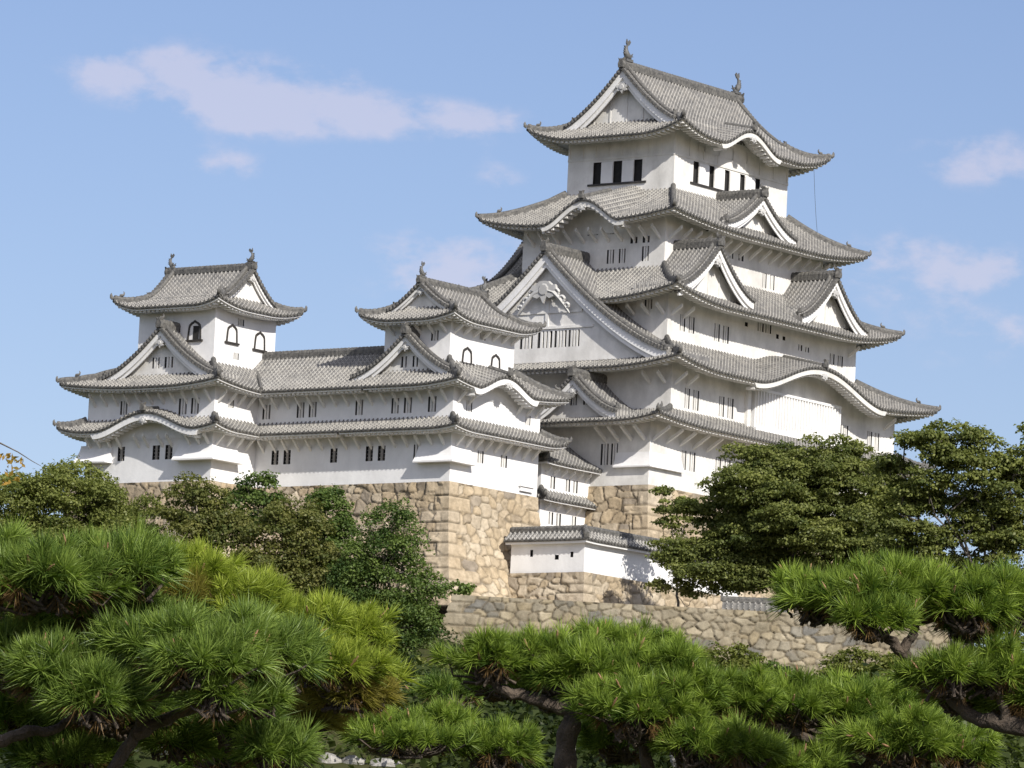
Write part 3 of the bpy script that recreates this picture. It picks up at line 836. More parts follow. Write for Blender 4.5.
def base_faces(rect, ztop, H, batter, faces, seed, off, mat, cw=1.0, ch=.72, res=.1, depth=.15):
    """battered stone base under a rectangle; W face runs in +Y from the SW corner, S face in +X"""
    x0, x1, y0, y1 = rect; zb = ztop - H
    out = []
    for k, face in enumerate(faces):
        if face == 'W':
            def fp(U, V, b, d):
                e = np.clip(1 - U / .45, 0, 1); s = y0 + U * 1.0 - b * np.clip(1 - U / 3.0, 0, 1)
                return np.stack([x0 - b - d, s - d * (U < .01), zb + V], -1)
            out.append(stone_face('w', fp, H, batter, y1 - y0, mat, off, seed + k, cw, ch, res, cornerL=1, depth=depth, cs=seed))
        if face == 'S':
            cr = 2 if x1 < 100 and 'E' in faces else 0
            def fp(U, V, b, d):
                s = x0 + U - b * np.clip(1 - U / 3.0, 0, 1) + (b * np.clip(1 - (x1 - x0 - U) / 3.0, 0, 1) if 'E' in faces else 0)
                return np.stack([s - d * (U < .01), y0 - b - d, zb + V], -1)
            out.append(stone_face('s', fp, H, batter, x1 - x0, mat, off, seed + k + 10, cw, ch, res, cornerL=2, cornerR=1 if 'E' in faces else 0, depth=depth, cs=seed))
        if face == 'E':
            def fp(U, V, b, d):
                s = y0 + U - b * np.clip(1 - U / 3.0, 0, 1)
                return np.stack([x1 + b + d, s, zb + V], -1)
            out.append(stone_face('e', fp, H, batter, y1 - y0, mat, off, seed + k + 20, cw, ch, res, cornerL=2, depth=depth, cs=seed))
    return out

# ================================================================== SETTING
def sstep(x, a, b):
    t = np.clip((x - a) / (b - a), 0, 1); return t * t * (3 - 2 * t)
def ground_z(x, y):
    z = np.where(y < 58, -1.6 + 5.34 * sstep(y, 37, 58), .0645 * np.clip(y, 0, 330)) + 0 * x
    hill = 30 - 5.5 * sstep(x, -8, 14)
    z = z + (hill - 21.3) * sstep(y, 325, 374)
    z = z + .25 * np.sin(x * .35) * np.sin(y * .21) * sstep(y, 50, 80) * .6
    back = sstep(y, 460, 700)
    return z * (1 - back) - 12 * back
gy = np.unique(np.concatenate([np.linspace(-60, 120, 61), np.linspace(120, 480, 121), np.geomspace(480, 12000, 26)]))
gx = np.unique(np.concatenate([-np.geomspace(60, 6000, 16), np.linspace(-60, 60, 81), np.geomspace(60, 6000, 16)]))
GX, GY = np.meshgrid(gx, gy, indexing='ij')
g = MB(); g.grid(np.stack([GX, GY, ground_z(GX, GY)], -1), None, True)
tag(link('ground', g.mesh('ground', GROUND)), kind='structure')

RL = np.array([-27.2, -3.5]); re_ = np.array([10.6, -16.3]) / 19.443; rb = np.array([.838, .545]); RLEN = 35.5; RZ = -11.0
tp = [RL + rb * .4 + re_ * .3, RL + re_ * (RLEN - .5) + rb * .4, RL + re_ * RLEN + rb * 45, np.array([30, 30.]), np.array([-15, 30.]), np.array([-17, 6.]), RL + rb * 9.5 + re_ * .3]
t_ = MB(); t_.add(W2(np.array([[a, b, RZ - .55] for a, b in tp])), [list(range(len(tp)))])
tag(link('terrace', t_.mesh('terrace', GRAVEL)), kind='structure')

# ================================================================== STONE WORK
def stone_thing(label, cat, base):
    return Thing('stone_wall', label, cat, base)
Tb = Thing('stone_base', 'tall battered base of tan fitted stones under the main keep', 'stone base', (0, 0, -10.9))
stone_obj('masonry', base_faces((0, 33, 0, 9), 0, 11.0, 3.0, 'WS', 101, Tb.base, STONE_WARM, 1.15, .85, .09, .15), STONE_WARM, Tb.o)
Tb = Thing('stone_base', 'broad angled base of tan stones under the white gallery and small keeps on the left', 'stone base', (-18, 4.6, -10.9))
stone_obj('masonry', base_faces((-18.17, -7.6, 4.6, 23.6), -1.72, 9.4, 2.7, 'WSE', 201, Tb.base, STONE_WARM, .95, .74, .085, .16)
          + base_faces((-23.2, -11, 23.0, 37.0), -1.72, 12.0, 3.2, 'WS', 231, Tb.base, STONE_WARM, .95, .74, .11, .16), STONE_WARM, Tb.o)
Tb = Thing('retaining_wall', 'long grey brown retaining wall of irregular stones below the plaster wall', 'stone wall', (RL[0], RL[1], -20.5))
def fp_front(U, V, b, d):
    e = RL[None, None] + re_ * (U - b * 1.0 * np.clip(1 - U / 4, 0, 1) - d * (U < .01))[..., None] - rb * (b + d)[..., None]
    return np.concatenate([e, (RZ - 9.6 + V * (1 - 0.0 * U) - .012 * U)[..., None]], -1)
def fp_ret(U, V, b, d):
    e = RL[None, None] - re_ * (b * 1.0 + d)[..., None] + rb * (U - (b + d) * np.clip(1 - U / 4, 0, 1))[..., None]
    return np.concatenate([e, (RZ - 9.6 + V)[..., None]], -1)
def fp_right(U, V, b, d):
    e = RL[None, None] + re_ * (RLEN + d)[..., None] + rb * (U - (b + d) * np.clip(1 - U / 4, 0, 1))[..., None]
    return np.concatenate([e, (RZ - 9.6 - .012 * RLEN + V)[..., None]], -1)
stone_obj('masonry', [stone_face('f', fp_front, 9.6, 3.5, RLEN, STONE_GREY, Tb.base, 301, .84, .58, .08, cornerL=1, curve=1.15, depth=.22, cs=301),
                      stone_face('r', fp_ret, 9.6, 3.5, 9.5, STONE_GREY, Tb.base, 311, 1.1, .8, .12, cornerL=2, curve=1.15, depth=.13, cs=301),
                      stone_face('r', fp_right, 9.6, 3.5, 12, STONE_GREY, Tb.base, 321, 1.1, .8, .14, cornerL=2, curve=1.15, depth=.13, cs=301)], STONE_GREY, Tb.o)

# ================================================================== MAIN KEEP
K = Thing('main_keep', 'tallest white castle keep with five tiers of curved grey tile roofs', 'castle keep', (15, 9, 0))
walls(K, (0, 33, 0, 21), -.05, 5.0, [('W', 3.8, 4.5, 1.6, 3.2, 2), ('W', 2.93, 3.55, 1.6, 3.2, 2)] +
      [('S', x, x + w, 1.65, 3.1, 2) for x, w in ((4.15, .58), (5.2, .72), (8.6, .7), (9.8, .78), (13.4, .7), (14.6, .75), (18.4, .7), (19.6, .7))])
walls(K, (2.4, 33, 0, 21), 5.1, 9.75, [('S', a, b, c, d, 2) for a, b, c, d in ((4.2, 4.85, 6.3, 7.82), (5.3, 6.05, 6.3, 7.82), (8.72, 9.4, 6.25, 7.8), (9.85, 10.62, 6.25, 7.8),
      (25.0, 25.45, 6.3, 7.68), (25.72, 26.4, 6.3, 7.68), (29.15, 29.82, 6.2, 7.62), (30.25, 30.85, 6.2, 7.62))])
walls(K, (3.9, 29.63, 1.7, 19.5), 10.8, 15.3, [('W', 3.2, 3.9, 13.95, 14.68, 2)] + [('S', a, b, c, d, n) for a, b, c, d, n in (
      (5.53, 6.2, 12.45, 13.7, 2), (6.7, 7.42, 12.45, 13.7, 2), (10.08, 10.8, 12.3, 13.64, 2), (11.24, 12.02, 12.3, 13.62, 2),
      (14.1, 14.5, 13.98, 14.3, 0), (15.84, 16.66, 13.85, 14.52, 2), (16.9, 17.7, 13.85, 14.52, 2), (18.4, 18.75, 13.6, 13.95, 0), (19.3, 19.65, 13.6, 13.9, 0),
      (21.5, 22.05, 13.1, 13.55, 1), (22.5, 23.0, 13.1, 13.5, 1), (25.95, 26.6, 12.6, 13.46, 2), (27.07, 27.8, 12.55, 13.43, 2))])
walls(K, (5.9, 27.4, 3.7, 17.28), 16.6, 21.7, [('W', a, b, c, d, n) for a, b, c, d, n in ((8.47, 9.14, 18, 19.08, 2), (7.39, 8.01, 18, 19.1, 2), (5.19, 5.83, 18.03, 19.18, 2),
      (6.32, 6.97, 19.46, 19.95, 1), (5.17, 5.82, 19.46, 19.97, 1), (10.1, 11.1, 20.3, 21.1, 3), (8.6, 9.5, 20.3, 21.1, 3))] +
      [('S', a, b, c, d, n) for a, b, c, d, n in ((19.09, 19.65, 17.8, 18.97, 2), (20.14, 20.75, 17.8, 18.95, 2), (14.5, 15.0, 19.45, 19.92, 1), (15.7, 16.4, 19.45, 19.95, 1), (23.6, 24.2, 17.8, 18.9, 2))])
walls(K, (9.83, 25.33, 6, 16.23), 23.6, 29.0, [('W', 12.98, 13.75, 25.1, 26.8, 0), ('W', 10.98, 11.8, 25.1, 26.8, 0), ('W', 9.05, 9.82, 25.1, 26.8, 0)] +
      [('S', a, a + .68, 25.22, 26.88, 0) for a in (12.4, 14.5, 16.6, 18.7, 20.8)])
# relief boards of the top storey
rb_ = MB()
for side, pl, a0, a1 in (('W', 9.83, 6, 16.23), ('S', 6, 9.83, 25.33)):
    sbox(rb_, side, pl, a0, a1, -.05, .07, 26.98, 27.16)
    for k in range(9):
        s = a0 + .1 + (a1 - a0 - .2) * k / 8
        sbox(rb_, side, pl, s - .09, s + .09, -.05, .05, 27.16, 28.7)
K.part('timber_relief', rb_, PLASTER_OLD)
for side, pl, a, b, c, d in (('W', 9.83, 8.6, 14.2, 24.93, 25.08), ('S', 6, 12.0, 22.0, 25.05, 25.2)):
    sl = MB(); sbox(sl, side, pl, a, b, 0, .12, c, d); K.part('window_sill', sl, IRON)
for a, b in ((11.85, 12.95), (9.87, 10.94)):
    sh = MB(); sbox(sh, 'W', 9.83, a, b, .02, .07, 25.1, 26.75); K.part('shutter', sh, PLASTER)
for a in (13.1, 15.2, 17.3, 19.4):
    sh = MB(); sbox(sh, 'S', 6, a + .02, a + 1.36, .02, .07, 25.22, 26.8); K.part('shutter', sh, PLASTER)
# projecting lattice bay under the big curved gable
lb = MB()
sbox(lb, 'S', 0, 12.9, 24.5, .0, .42, 5.7, 8.95)
for k in range(31):
    x = 13.05 + k * .376; sbox(lb, 'S', 0, x, x + .17, .421, .56, 5.95, 8.75)
sbox(lb, 'S', 0, 12.9, 24.5, .421, .6, 8.75, 8.95); sbox(lb, 'S', 0, 12.9, 24.5, .421, .6, 5.7, 5.95)
K.part('lattice_bay', lb, PLASTER)
db = MB(); sbox(db, 'S', 0, 12.1, 12.55, 0, .3, 5.8, 8.9); K.part('downpipe_box', db, PLASTER_OLD)
corner_chute(K, 0, 0, 3.1, 4.1, 2.5, 1.48, .3)

R1 = Roof(K, (-2.3, 35.3, -2.3, 23.3), (2.4, 33, 0, 21), (0, 33, 0, 21), 4.72, 6.0, .5)
R1.hip('SW'); R1.hip('SE')
R1.braces('W', [.5, 1.7, 2.9, 4.1], 1.0, 1.5, .22); R1.braces('S', np.arange(.4, 24, 1.75), 1.0, 1.5, .22)
R2 = Roof(K, (-.1, 35.4, -2.45, 23.4), (3.9, 29.63, 1.7, 19.5), (2.4, 33, 0, 21), 9.12, 11.5, .75, bumps={'S': [(19.2, 8.9, 2.1, .22)]})
R2.hip('SW'); R2.hip('SE')
R2.braces('W', [.6, 2.0], .8, 1.1, .2); R2.braces('S', [2.9, 4.4, 31.5], .8, 1.1, .2)
R3 = Roof(K, (1.4, 32.2, -.85, 22), (5.9, 27.4, 3.7, 17.28), (3.9, 29.63, 1.7, 19.5), 14.55, 17.55, 1.0)
R3.hip('SW'); R3.hip('SE'); R3.hip('NW')
R3.braces('W', [2.1, 3.5, 4.9], .7, 1.0, .2); R3.braces('S', [4.4, 6.0, 28.6], .7, 1.0, .2)
R4 = Roof(K, (3.35, 29.95, 1.15, 19.83), (9.83, 25.33, 6, 16.23), (5.9, 27.4, 3.7, 17.28), 20.95, 24.3, .75, bumps={'W': [(9.9, 3.8, 1.75, .3)]})
R4.hip('SW'); R4.hip('SE'); R4.hip('NW')
R4.braces('W', np.arange(4.2, 16.5, 1.2), .9, 1.2); R4.braces('S', np.arange(6.4, 27, 1.35), .9, 1.2)
R5 = Roof(K, (7.43, 27.75, 3.6, 18.63), (10.3, 25.0, 6.2, 16.0), (9.83, 25.33, 6, 16.23), 28.4, 29.95, 1.0, bumps={'S': [(16.9, 4.0, 1.45, .2)]})
R5.hip('SW', True); R5.hip('SE', True); R5.hip('NW', True)
Gable(K, 'W', 9.83, 11.1, 5.05, 34.1, 29.85, .45, -15.7, board=.8, wall_in=.9, back=True, pend=.5, lin=.55, orn='', ribs=2)
Gable(K, 'S', 6.0, 15.8, 4.6, 24.35, 21.7, 4.45, -.2, board=.62, wall_in=1.0, pend=.36, ribs=2)
Gable(K, 'S', 3.7, 7.2, 4.7, 19.1, 15.55, 4.3, -.2, board=.66, wall_in=1.05, pend=.4, ribs=2)
Gable(K, 'S', 3.7, 23.2, 4.5, 18.95, 15.35, 4.3, -.2, board=.66, wall_in=1.05, pend=.4, ribs=2)
Gable(K, 'N', 17.28, 13.0, 6.5, 22.6, 16.9, 4.6, -.2, board=.4, pend=.4)
Gable(K, 'W', 3.9, 11.0, 11.5, 18.3, 10.3, 3.5, -2.1, board=.85, wall_in=.75, pend=1.05, pz=2.3, big=True, wallz=9.8, lin=.42,
      wins=[(-3.14, -2.1, 10.92, 12.2, 3), (-1.9, -.78, 10.92, 12.2, 3), (-.55, .83, 10.92, 12.2, 3), (1.3, 2.5, 10.92, 12.1, 3)], ridge_sc=1.1)
Gable(K, 'W', 2.4, 6.2, 4.1, 8.2, 5.45, 4.2, -.1, board=.62, wall_in=.9, pend=.36, wins=[(-1.2, -.5, 6.1, 6.95, 2), (.1, .7, 6.1, 6.9, 2)])
gw = MB()                                        # plaster rails on the big gable's wall
for z0, z1, h in ((12.35, 12.55, 4.4), (13.55, 13.78, 3.3)):
    sbox(gw, 'W', 3.9, 11 - h, 11 + h, 2.752, 2.84, z0, z1)
sbox(gw, 'W', 3.9, 10.85, 11.15, 2.752, 2.83, 12.55, 15.8)
K.part('gable_rail', gw, PLASTER_OLD)
for nm, x, d in (('a', 9.95, (1, 0)), ('b', 25.1, (-1, 0))):
    K.part('fish_finial', shachihoko((x, 11.1, 34.75), d, .84), ORN)
wr = MB()
pA, pB = np.array([26.3, 4.2, 28.4]), np.array([27.5, 4.4, 23.2])
tt = np.linspace(0, 1, 12)[:, None]; pw = pA * (1 - tt) + pB * tt; pw[:, 2] -= .5 * np.sin(np.pi * tt[:, 0])
wr.tube(pw, np.full(12, .018), 4); K.part('lightning_wire', wr, IRON)

# ================================================================== WEST SMALL KEEP
A = Thing('small_keep', 'small white three storey keep just left of the main keep, above the tan stone corner', 'castle keep', (-13, 9, -1.7))
walls(A, (-18.17, -7.6, 4.6, 14), -1.75, 2.75, [('W', 10.66, 11.34, -.03, 1.07, 1, True), ('W', 11.82, 12.48, -.03, 1.07, 1, True), ('W', 7.62, 8.02, -.1, 1.06, 1),
      ('S', -14.95, -14.25, .03, .93, 2), ('S', -12.15, -11.4, .03, .92, 2)], PLASTER)
walls(A, (-18.17, -7.6, 4.6, 14), 2.76, 5.9, [('W', a, b, 3.42, 4.55, 2) for a, b in ((12.98, 13.68), (9.62, 10.3), (8.42, 9.14), (6.16, 6.9))] +
      [('S', -16.6, -15.9, 3.6, 4.4, 3), ('S', -9.4, -8.8, 3.5, 4.2, 3)], PLASTER)
walls(A, (-17.35, -9.6, 5.8, 11.9), 6.4, 10.9, [('W', 6.9, 7.58, 8.8, 9.53, 2), ('S', -13.85, -13.15, 9.3, 9.75, 3)], PLASTER)
kato_window(A, 'S', 5.8, -15.3, 7.36, 1.2, 1.2); kato_window(A, 'S', 5.8, -11.85, 7.3, 1.2, 1.15)
corner_chute(A, -18.17, 4.6, 2.95, 2.3, 1.15, -.2, .62)
lg = MB(); sbox(lg, 'S', 4.6, -9.9, -8.2, 0, .28, -1.12, -.95); sbox(lg, 'S', 4.6, -9.8, -8.3, 0, .18, -1.45, -1.13); A.part('hatch', lg, PLASTER)
A1 = Roof(A, (-19.77, -6.2, 2.95, 14), (-18.17, -7.6, 4.6, 14), (-18.17, -7.6, 4.6, 14), 2.1, 3.0, .3, sides='WSE', old=False)
A1.hip('SW', False); A1.hip('SE', False)
A1.braces('W', np.arange(5.2, 14, 1.13)); A1.braces('S', np.arange(-17.6, -7.5, 1.15))
A2 = Roof(A, (-19.77, -6.1, 3.0, 11.95), (-17.35, -9.6, 5.8, 11.95), (-18.17, -7.6, 4.6, 11.95), 5.3, 7.3, .45, sides='WSE', old=False, bumps={'S': [(-13.7, 3.7, 1.15, .3)]})
A2.hip('SW'); A2.hip('SE')
A2.braces('W', np.arange(5.2, 11.9, 1.13)); A2.braces('S', [-17.6, -16.3, -10.5, -9.3, -8.2])
A3 = Roof(A, (-18.8, -8.2, 4.35, 13.35), (-16.9, -9.9, 6.25, 11.45), (-17.35, -9.6, 5.8, 11.9), 10.3, 11.35, .55, old=False)
A3.hip('SW', False); A3.hip('SE', False); A3.hip('NW', False)
A3.braces('W', [6.2, 7.4, 8.6, 9.8, 11.0], .6, .8, .14); A3.braces('S', np.arange(-16.9, -9.6, 1.15), .6, .8, .14)
Gable(A, 'W', -17.35, 8.85, 2.75, 13.15, 11.25, .1, -7.9, board=.36, wall_in=.5, back=True, pend=.25, lin=.55, orn='', ridge_sc=.75)
Gable(A, 'W', -17.35, 8.85, 4.75, 9.2, 6.2, 1.5, -.2, board=.55, wall_in=.7, pend=.3, wins=[(.25, .75, 6.8, 7.6, 1), (-.8, -.3, 6.8, 7.6, 1)])
A.part('fish_finial', shachihoko((-17.2, 8.85, 13.6), (1, 0), .58), ORN); A.part('fish_finial', shachihoko((-9.7, 8.85, 13.6), (-1, 0), .58), ORN)

# ================================================================== CONNECTING GALLERY
G = Thing('connecting_gallery', 'long low white two storey gallery joining the two small keeps', 'gallery', (-16, 18.5, -1.7))
walls(G, (-18.17, -13.2, 14, 23.3), -1.75, 2.75, [('W', 20.78, 21.44, -.03, 1.02, 1, True), ('W', 19.62, 20.29, -.03, 1.02, 1, True), ('W', 15.17, 15.82, -.04, 1.01, 1, True)], PLASTER, 'WE')
walls(G, (-18.17, -13.2, 14, 23.3), 2.76, 5.9, [('W', 21.8, 22.55, 3.4, 4.48, 2), ('W', 18.54, 19.24, 3.41, 4.54, 2), ('W', 17.38, 18.1, 3.41, 4.54, 2)], PLASTER, 'WE')
G1 = Roof(G, (-19.77, -11.6, 14, 24.5), (-18.17, -13.2, 14, 24.5), (-18.17, -13.2, 14, 24.5), 2.1, 3.0, 0, sides='WE', old=False)
G1.braces('W', np.arange(14.3, 23, 1.13))
G2 = Roof(G, (-19.77, -11.6, 11.95, 26.5), (-15.67, -15.7, 11.95, 26.5), (-18.17, -13.2, 11.95, 26.5), 5.3, 8.45, 0, sides='WE', old=False)
G2.braces('W', np.arange(12.1, 23, 1.13))
rg = MB(); rg.sweep(np.array([(-15.68, y, 8.42) for y in np.linspace(11.9, 25, 90)]), [(a * 1.1, b * 1.3) for a, b in SEC_RIDGE], None, False, (.35, .1)); G.part('ridge', rg, RIDGE, G2.obj)
vr = MB(); vr.sweep(np.array([(-19.75 + 3.2 * t, 21.45 + 3.2 * t, 5.36 + 1.95 * t) for t in np.linspace(0, 1, 12)]), SEC_RIDGE, np.full(12, .6)); G.part('valley_ridge', vr, RIDGE, G2.obj)

# ================================================================== CORNER SMALL KEEP
I = Thing('small_keep', 'small white keep at the far left with black bell shaped windows in its tower', 'castle keep', (-18, 29, -1.7))
walls(I, (-23.2, -11, 23, 35.4), -1.75, 2.75, [('W', 31.52, 32.2, -.04, 1.03, 1, True), ('W', 28.07, 28.77, -.04, 1.03, 1, True), ('W', 26.83, 27.52, -.04, 1.03, 1, True), ('W', 30.2, 30.8, 1.75, 2.3, 2)], PLASTER)
walls(I, (-23.2, -11, 23, 35.4), 2.76, 6.0, [('W', 31.52, 32.2, 3.45, 4.48, 2), ('W', 25.68, 26.45, 3.28, 4.47, 2), ('W', 24.5, 25.25, 3.28, 4.47, 2), ('S', -21.6, -21.0, 3.9, 4.5, 3)], PLASTER)
walls(I, (-21.5, -14.45, 24.8, 32.3), 6.4, 12.1, [('S', -18.9, -18.2, 10.5, 11.0, 3), ('S', -19.2, -18.6, 7.9, 8.4, 3)], PLASTER)
kato_window(I, 'W', -21.5, 26.75, 9.12, 1.5, 1.35, True); kato_window(I, 'S', 24.8, -19.55, 9.12, 1.4, 1.3); kato_window(I, 'S', 24.8, -16.3, 9.0, 1.4, 1.3)
corner_chute(I, -23.2, 23, 3.2, 2.8, 1.2, -.1, .75); chute(I, 'W', -23.2, 32.7, 35.9, 1.2, -.05, .8)
I1 = Roof(I, (-24.8, -9.4, 21.35, 37.1), (-23.2, -11, 23, 35.4), (-23.2, -11, 23, 35.4), 2.1, 3.0, .4, old=False, bumps={'W': [(28.5, 5.0, 1.3, .15)]})
I1.hip('SW', False); I1.hip('NW', False)
I1.braces('W', [23.3, 24.2, 25.1, 26.9, 27.8, 29.2, 30.1, 31.9, 32.9, 33.9, 34.9]); I1.braces('S', [-22.8, -21.6, -20.5, -19.4])
I2 = Roof(I, (-24.8, -9.4, 21.4, 37.05), (-21.5, -14.45, 24.8, 32.3), (-23.2, -11, 23, 35.4), 5.3, 7.35, .5, old=False)
I2.hip('SW'); I2.hip('NW')
I2.braces('W', np.arange(23.4, 35.4, 1.13)); I2.braces('S', [-22.8, -21.6, -20.5, -19.4])
I3 = Roof(I, (-22.95, -13.05, 23.35, 33.75), (-20.6, -15.4, 24.9, 32.2), (-21.5, -14.45, 24.8, 32.3), 11.6, 12.55, .6, old=False)
I3.hip('SW'); I3.hip('NW'); I3.hip('SE', False)
Gable(I, 'S', 24.8, -18.0, 2.75, 14.85, 12.45, .5, -8.0, board=.36, wall_in=.5, back=True, pend=.28, lin=.55, orn='', ridge_sc=.75)
Gable(I, 'W', -21.5, 28.4, 5.75, 9.85, 6.15, 2.1, -.2, board=.62, wall_in=.7, pend=.36, wins=[(.45, 1.15, 6.88, 7.7, 2), (-.88, -.05, 6.88, 7.7, 2)])
I.part('fish_finial', shachihoko((-18.0, 24.6, 15.3), (0, 1), .58), ORN); I.part('fish_finial', shachihoko((-18.0, 32.5, 15.3), (0, -1), .58), ORN)

# ================================================================== LOW CORRIDOR + PLASTER WALL
Cc = Thing('low_corridor', 'narrow white two storey corridor tucked between the small keep and the main keep', 'corridor', (-2.5, 7, -6))
walls(Cc, (-6.1, 1.5, 5.4, 9), -8, 1.6, [('S', a, b, -.7, .23, 1) for a, b in ((-4.9, -4.34), (-2.99, -2.45), (-2.05, -1.5))] + [('S', a, b, -3.38, -2.45, 1) for a, b in ((-4.93, -4.37), (-3.98, -3.4), (-2.03, -1.5))], PLASTER, 'WSN')
C1 = Roof(Cc, (-6.9, 2.4, 4.3, 9), (-4.9, 2.4, 7.4, 9), (-6.1, 2.4, 5.4, 9), 1.15, 2.9, .1, sides='WS', old=False, dent=False)
C1.hip('SW', False)
C1.braces('S', np.arange(-5.6, 0, 1.0), .5, .6, .12)
C2 = Roof(Cc, (-6.8, 1.4, 4.45, 9), (-6.1, 1.4, 5.4, 9), (-6.1, 1.4, 5.4, 9), -1.55, -.95, .05, sides='WS', old=False, dent=False)
C2.hip('SW', False)
C2.braces('S', np.arange(-5.4, .2, 1.3), .45, .5, .12)

D = Thing('plaster_wall', 'low white plaster wall with a grey tile coping on a stone footing, before the keep', 'wall', (-12.6, -3.75, -11))
mb = MB()
for side, pl, s0, s1 in (('W', -12.6, -3.75, 2.9), ('S', -3.75, -12.6, 7.0)): pass
walls(D, (-12.6, 7, -3.75, 2.9), -7.9, -5.4, [('W', -1.45, -1.1, -6.95, -6.6, 0), ('W', -2.75, -2.5, -6.8, -6.4, 0), ('W', .9, 1.15, -6.7, -6.2, 0)], PLASTER, 'WS')
mb.hexa([(-12.0, -3.15, -7.9), (7, -3.15, -7.9), (7, -3.05, -7.9), (-12.0, -3.05, -7.9), (-12.0, -3.15, -5.3), (7, -3.15, -5.3), (7, -3.05, -5.3), (-12.0, -3.05, -5.3)])
mb.box(-12.05, -11.95, -3.0, 2.9, -7.9, -5.3); mb.add([(-12.6, 2.9, -7.9), (-12, 2.9, -7.9), (-12, 2.9, -5.3), (-12.6, 2.9, -5.3)], [(0, 1, 2, 3)])
D.part('wall_back', mb, PLASTER)
D1 = Roof(D, (-13.15, 7, -4.3, 3.2), (-12.3, 7, -3.45, 3.2), (-12.6, 7, -3.75, 3.2), -5.5, -4.75, .06, sides='WS', old=False, dent=False, fh=.12)
bk = MB()
bk.grid(np.array([[(-12.3, 3.2, -4.75), (-12.3, -3.45, -4.75), (7, -3.45, -4.75)], [(-11.45, 3.2, -5.45), (-11.45, -2.6, -5.45), (7, -2.6, -5.45)]], float), None, False)
D.part('rear_slope', bk, RIDGE, D1.obj)
rg = MB(); rg.sweep(np.array([(-12.3, y, -4.78) for y in np.linspace(3.25, -3.45, 50)]), SEC_RIDGE, np.full(50, .9), False, (.35, .1))
rg.sweep(np.array([(x, -3.45, -4.78) for x in np.linspace(-12.3, 7, 130)]), SEC_RIDGE, np.full(130, .9), False, (.35, .1)); D.part('ridge', rg, RIDGE, D1.obj)
D1.hip('SW', False, False)
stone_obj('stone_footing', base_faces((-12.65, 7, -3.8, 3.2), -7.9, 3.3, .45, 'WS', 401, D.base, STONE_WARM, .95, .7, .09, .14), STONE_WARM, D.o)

Sg = Thing('coping_wall', 'short bit of tiled wall coping showing above the retaining wall', 'wall', np.append(RL + re_ * 20.6 + rb * 3, -11.1))
pc = RL + re_ * 18.6 + rb * 3.0
m1, m2 = MB(), MB()
S_ = cols_for(0, 4.6)
def cop(S, q, z):
    p = pc[None] + re_ * S[..., None].reshape(-1, 1) + rb * q.reshape(-1, 1)
    return np.concatenate([p, z.reshape(-1, 1)], 1)
rows = []
for q, z in ((-.75, -11.05), (-.5, -10.86), (-.25, -10.62), (0, -10.3)):
    rows.append(cop(S_, 0 * S_ + q, z + roll_h(S_)))
m1.grid(np.stack(rows, 1) , np.stack([np.stack([S_ / ROLL_P, 0 * S_ + k], -1) for k in range(4)], 1), True)
rows = [cop(S_, 0 * S_ + q, z + 0 * S_) for q, z in ((0, -10.3), (.75, -11.05))]
m1.grid(np.stack(rows, 1), np.stack([np.stack([S_ / ROLL_P, 0 * S_ + k], -1) for k in range(2)], 1), True)
pr = np.array([np.append(pc + re_ * x, -10.32) for x in np.linspace(-.05, 4.65, 30)])
m2.sweep(pr, SEC_RIDGE, np.full(30, .8), False, (.35, .12)); ornament(m2, pr[0], -re_, .8); ornament(m2, pr[-1], re_, .8)
m3 = MB()
q4 = [pc - rb * .3, pc + re_ * 4.6 - rb * .3, pc + re_ * 4.6 + rb * .3, pc + rb * .3]
m3.hexa([(*p, -11.3) for p in q4] + [(*p, -10.75) for p in q4])
Sg.part('wall', m3, PLASTER); ro = Sg.part('roof', m1, TILE); Sg.part('ridge', m2, RIDGE, ro)
#PART3
# ================================================================== VEGETATION
def at(px, py, d): return ray(px, py) * d
def gz(x, y): return float(ground_z(np.array(float(x)), np.array(float(y))))
def leaf_mesh(name, P, Nrm, size, tint, mat, aspect=.7, r=rng):
    """one small four-cornered leaf spray per point"""
    n = len(P)
    a = np.cross(Nrm, r.normal(size=(n, 3))); a /= np.linalg.norm(a, axis=1)[:, None] + 1e-9
    b = np.cross(Nrm, a); b /= np.linalg.norm(b, axis=1)[:, None] + 1e-9
    s = size[:, None]
    fold = Nrm * s * .25
    V = np.stack([P - a * s, P - b * s * aspect + fold, P + a * s, P + b * s * aspect + fold], 1).reshape(-1, 3)
    return mesh_quads(name, V, 4, np.repeat(tint, 4), mat)
def mesh_quads(name, V, k, tint, mat):
    me = bpy.data.meshes.new(name); nf = len(V) // k
    me.vertices.add(len(V)); me.vertices.foreach_set('co', V.astype(np.float32).ravel())
    me.loops.add(len(V)); me.loops.foreach_set('vertex_index', np.arange(len(V), dtype=np.int32))
    me.polygons.add(nf); me.polygons.foreach_set('loop_start', np.arange(0, len(V), k, dtype=np.int32))
    at_ = me.attributes.new('tint', 'FLOAT', 'POINT'); at_.data.foreach_set('value', tint.astype(np.float32))
    me.materials.append(mat); me.update(calc_edges=True)
    return me
def root_empty(name, label, cat, loc, group=None):
    o = bpy.data.objects.new(name, None); COL.objects.link(o); o.location = loc; o.empty_display_size = .4
    return tag(o, label, cat, group)
def mb_part(name, mb, mat, root):
    return link(name, mb.mesh(name, mat, tuple(root.location)), root)
def limb(mb, a, b, r0, r1, sag=.0, n=7, k=6, jit=.05):
    a, b = np.asarray(a, float), np.asarray(b, float); t = np.linspace(0, 1, n)[:, None]
    L = np.linalg.norm(b - a)
    p = a + (b - a) * t; p[:, 2] += sag * L * np.sin(np.pi * t[:, 0])
    p[1:-1] += rng.normal(size=(n - 2, 3)) * L * jit
    mb.tube(p, np.linspace(r0, r1, n), k)
    return p

